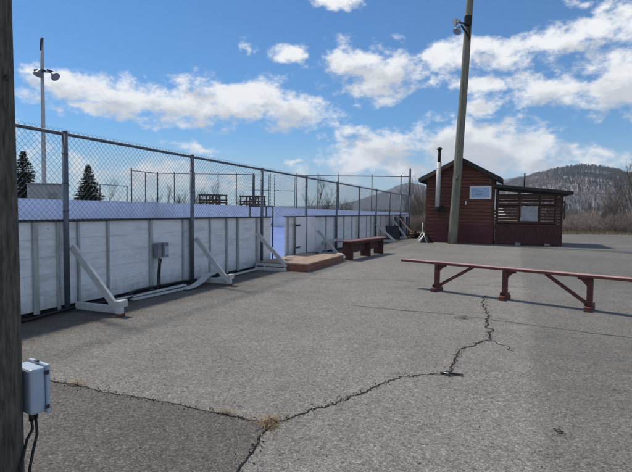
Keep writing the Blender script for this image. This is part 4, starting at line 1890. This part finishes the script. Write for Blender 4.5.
acc = clouds(pos)
up = N.new('ShaderNodeVectorMath')
up.operation = 'ADD'
up.inputs[1].default_value = (-.012, .026, 0)
L.new(pos, up.inputs[0])
above = clouds(up.outputs[0])                        # how much cloud stands over this point: flat bases come out grey
# loose cumulus all round, away from the photographed part
big = wnoise(gen, 2.6, 7, .55, 11.0)['Fac']
away = mth('GREATER_THAN', mth('ABSOLUTE', az), 1.15)
rest = mth('MULTIPLY_ADD', big, 4.0, -1.75)
rest = mth('ADD', rest, mth('MULTIPLY_ADD', away, 3.0, -3.0))
acc = mth('MAXIMUM', acc, rest)
fine = wnoise(gen, 22, 8, .66, 1.0)['Fac']
mid_ = wnoise(gen, 8, 5, .6, 6.0)['Fac']
dens = mth('ADD', acc, mth('MULTIPLY_ADD', fine, 2.3, -1.19))
dens = mth('ADD', dens, mth('MULTIPLY_ADD', mid_, 2.0, -1.0))


def mrange(v, a, b, lo, hi, typ='SMOOTHSTEP'):
    r_ = N.new('ShaderNodeMapRange')
    r_.interpolation_type = typ
    for nm, q_ in (('From Min', a), ('From Max', b), ('To Min', lo), ('To Max', hi)):
        r_.inputs[nm].default_value = q_
    L.new(v, r_.inputs['Value'])
    return r_.outputs['Result']


mask = mrange(dens, .0, .78, 0, .98)
core = mrange(mth('ADD', above, mth('MULTIPLY_ADD', wnoise(gen, 14, 6, .62, 20.)['Fac'], 2.6, -1.3)), .22, .95, 0, .78)
ccol = N.new('ShaderNodeMix')
ccol.data_type = 'RGBA'
ccol.inputs['A'].default_value = (5.5, 5.6, 5.7, 1)
ccol.inputs['B'].default_value = (3.1, 3.3, 3.6, 1)
L.new(core, ccol.inputs['Factor'])
tint = N.new('ShaderNodeMix')
tint.data_type = 'RGBA'
tint.blend_type = 'MULTIPLY'
tint.inputs['Factor'].default_value = 1
tint.inputs['B'].default_value = (.25, .48, .66, 1)
L.new(sky.outputs[0], tint.inputs['A'])
# pale air low over the horizon
low = mrange(el, .0, .16, .75, 0)
air = N.new('ShaderNodeMix')
air.data_type = 'RGBA'
air.inputs['B'].default_value = (3.3, 4.2, 5.0, 1)
L.new(low, air.inputs['Factor'])
L.new(tint.outputs['Result'], air.inputs['A'])
fin = N.new('ShaderNodeMix')
fin.data_type = 'RGBA'
L.new(mask, fin.inputs['Factor'])
L.new(air.outputs['Result'], fin.inputs['A'])
L.new(ccol.outputs['Result'], fin.inputs['B'])
L.new(fin.outputs['Result'], bg.inputs['Color'])
bg.inputs['Strength'].default_value = .13

sl = bpy.data.lights.new('sun', 'SUN')
sl.energy = 2.9
sl.angle = R(5)
sl.color = (1, .93, .82)
so = bpy.data.objects.new('sun', sl)
COL.objects.link(so)
so.rotation_euler = SUN.to_track_quat('Z', 'Y').to_euler()
so.location = (0, 0, 50)

cam = bpy.data.cameras.new('camera')
cam.sensor_fit = 'HORIZONTAL'
cam.sensor_width = 36
cam.lens = 36 * 480 / 632
cam.clip_start = .05
cam.clip_end = 30000
co = bpy.data.objects.new('camera', cam)
COL.objects.link(co)
co.matrix_world = Matrix.Translation((0, 0, 1.45)) @ Matrix.Rotation(R(90 - 2.98), 4, 'X') @ Matrix.Rotation(R(.6), 4, 'Z')
SC.camera = co

SC.view_settings.view_transform = 'Standard'
SC.view_settings.look = 'None'
SC.view_settings.exposure = .44
SC.view_settings.gamma = 1
SC.view_settings.use_curve_mapping = False
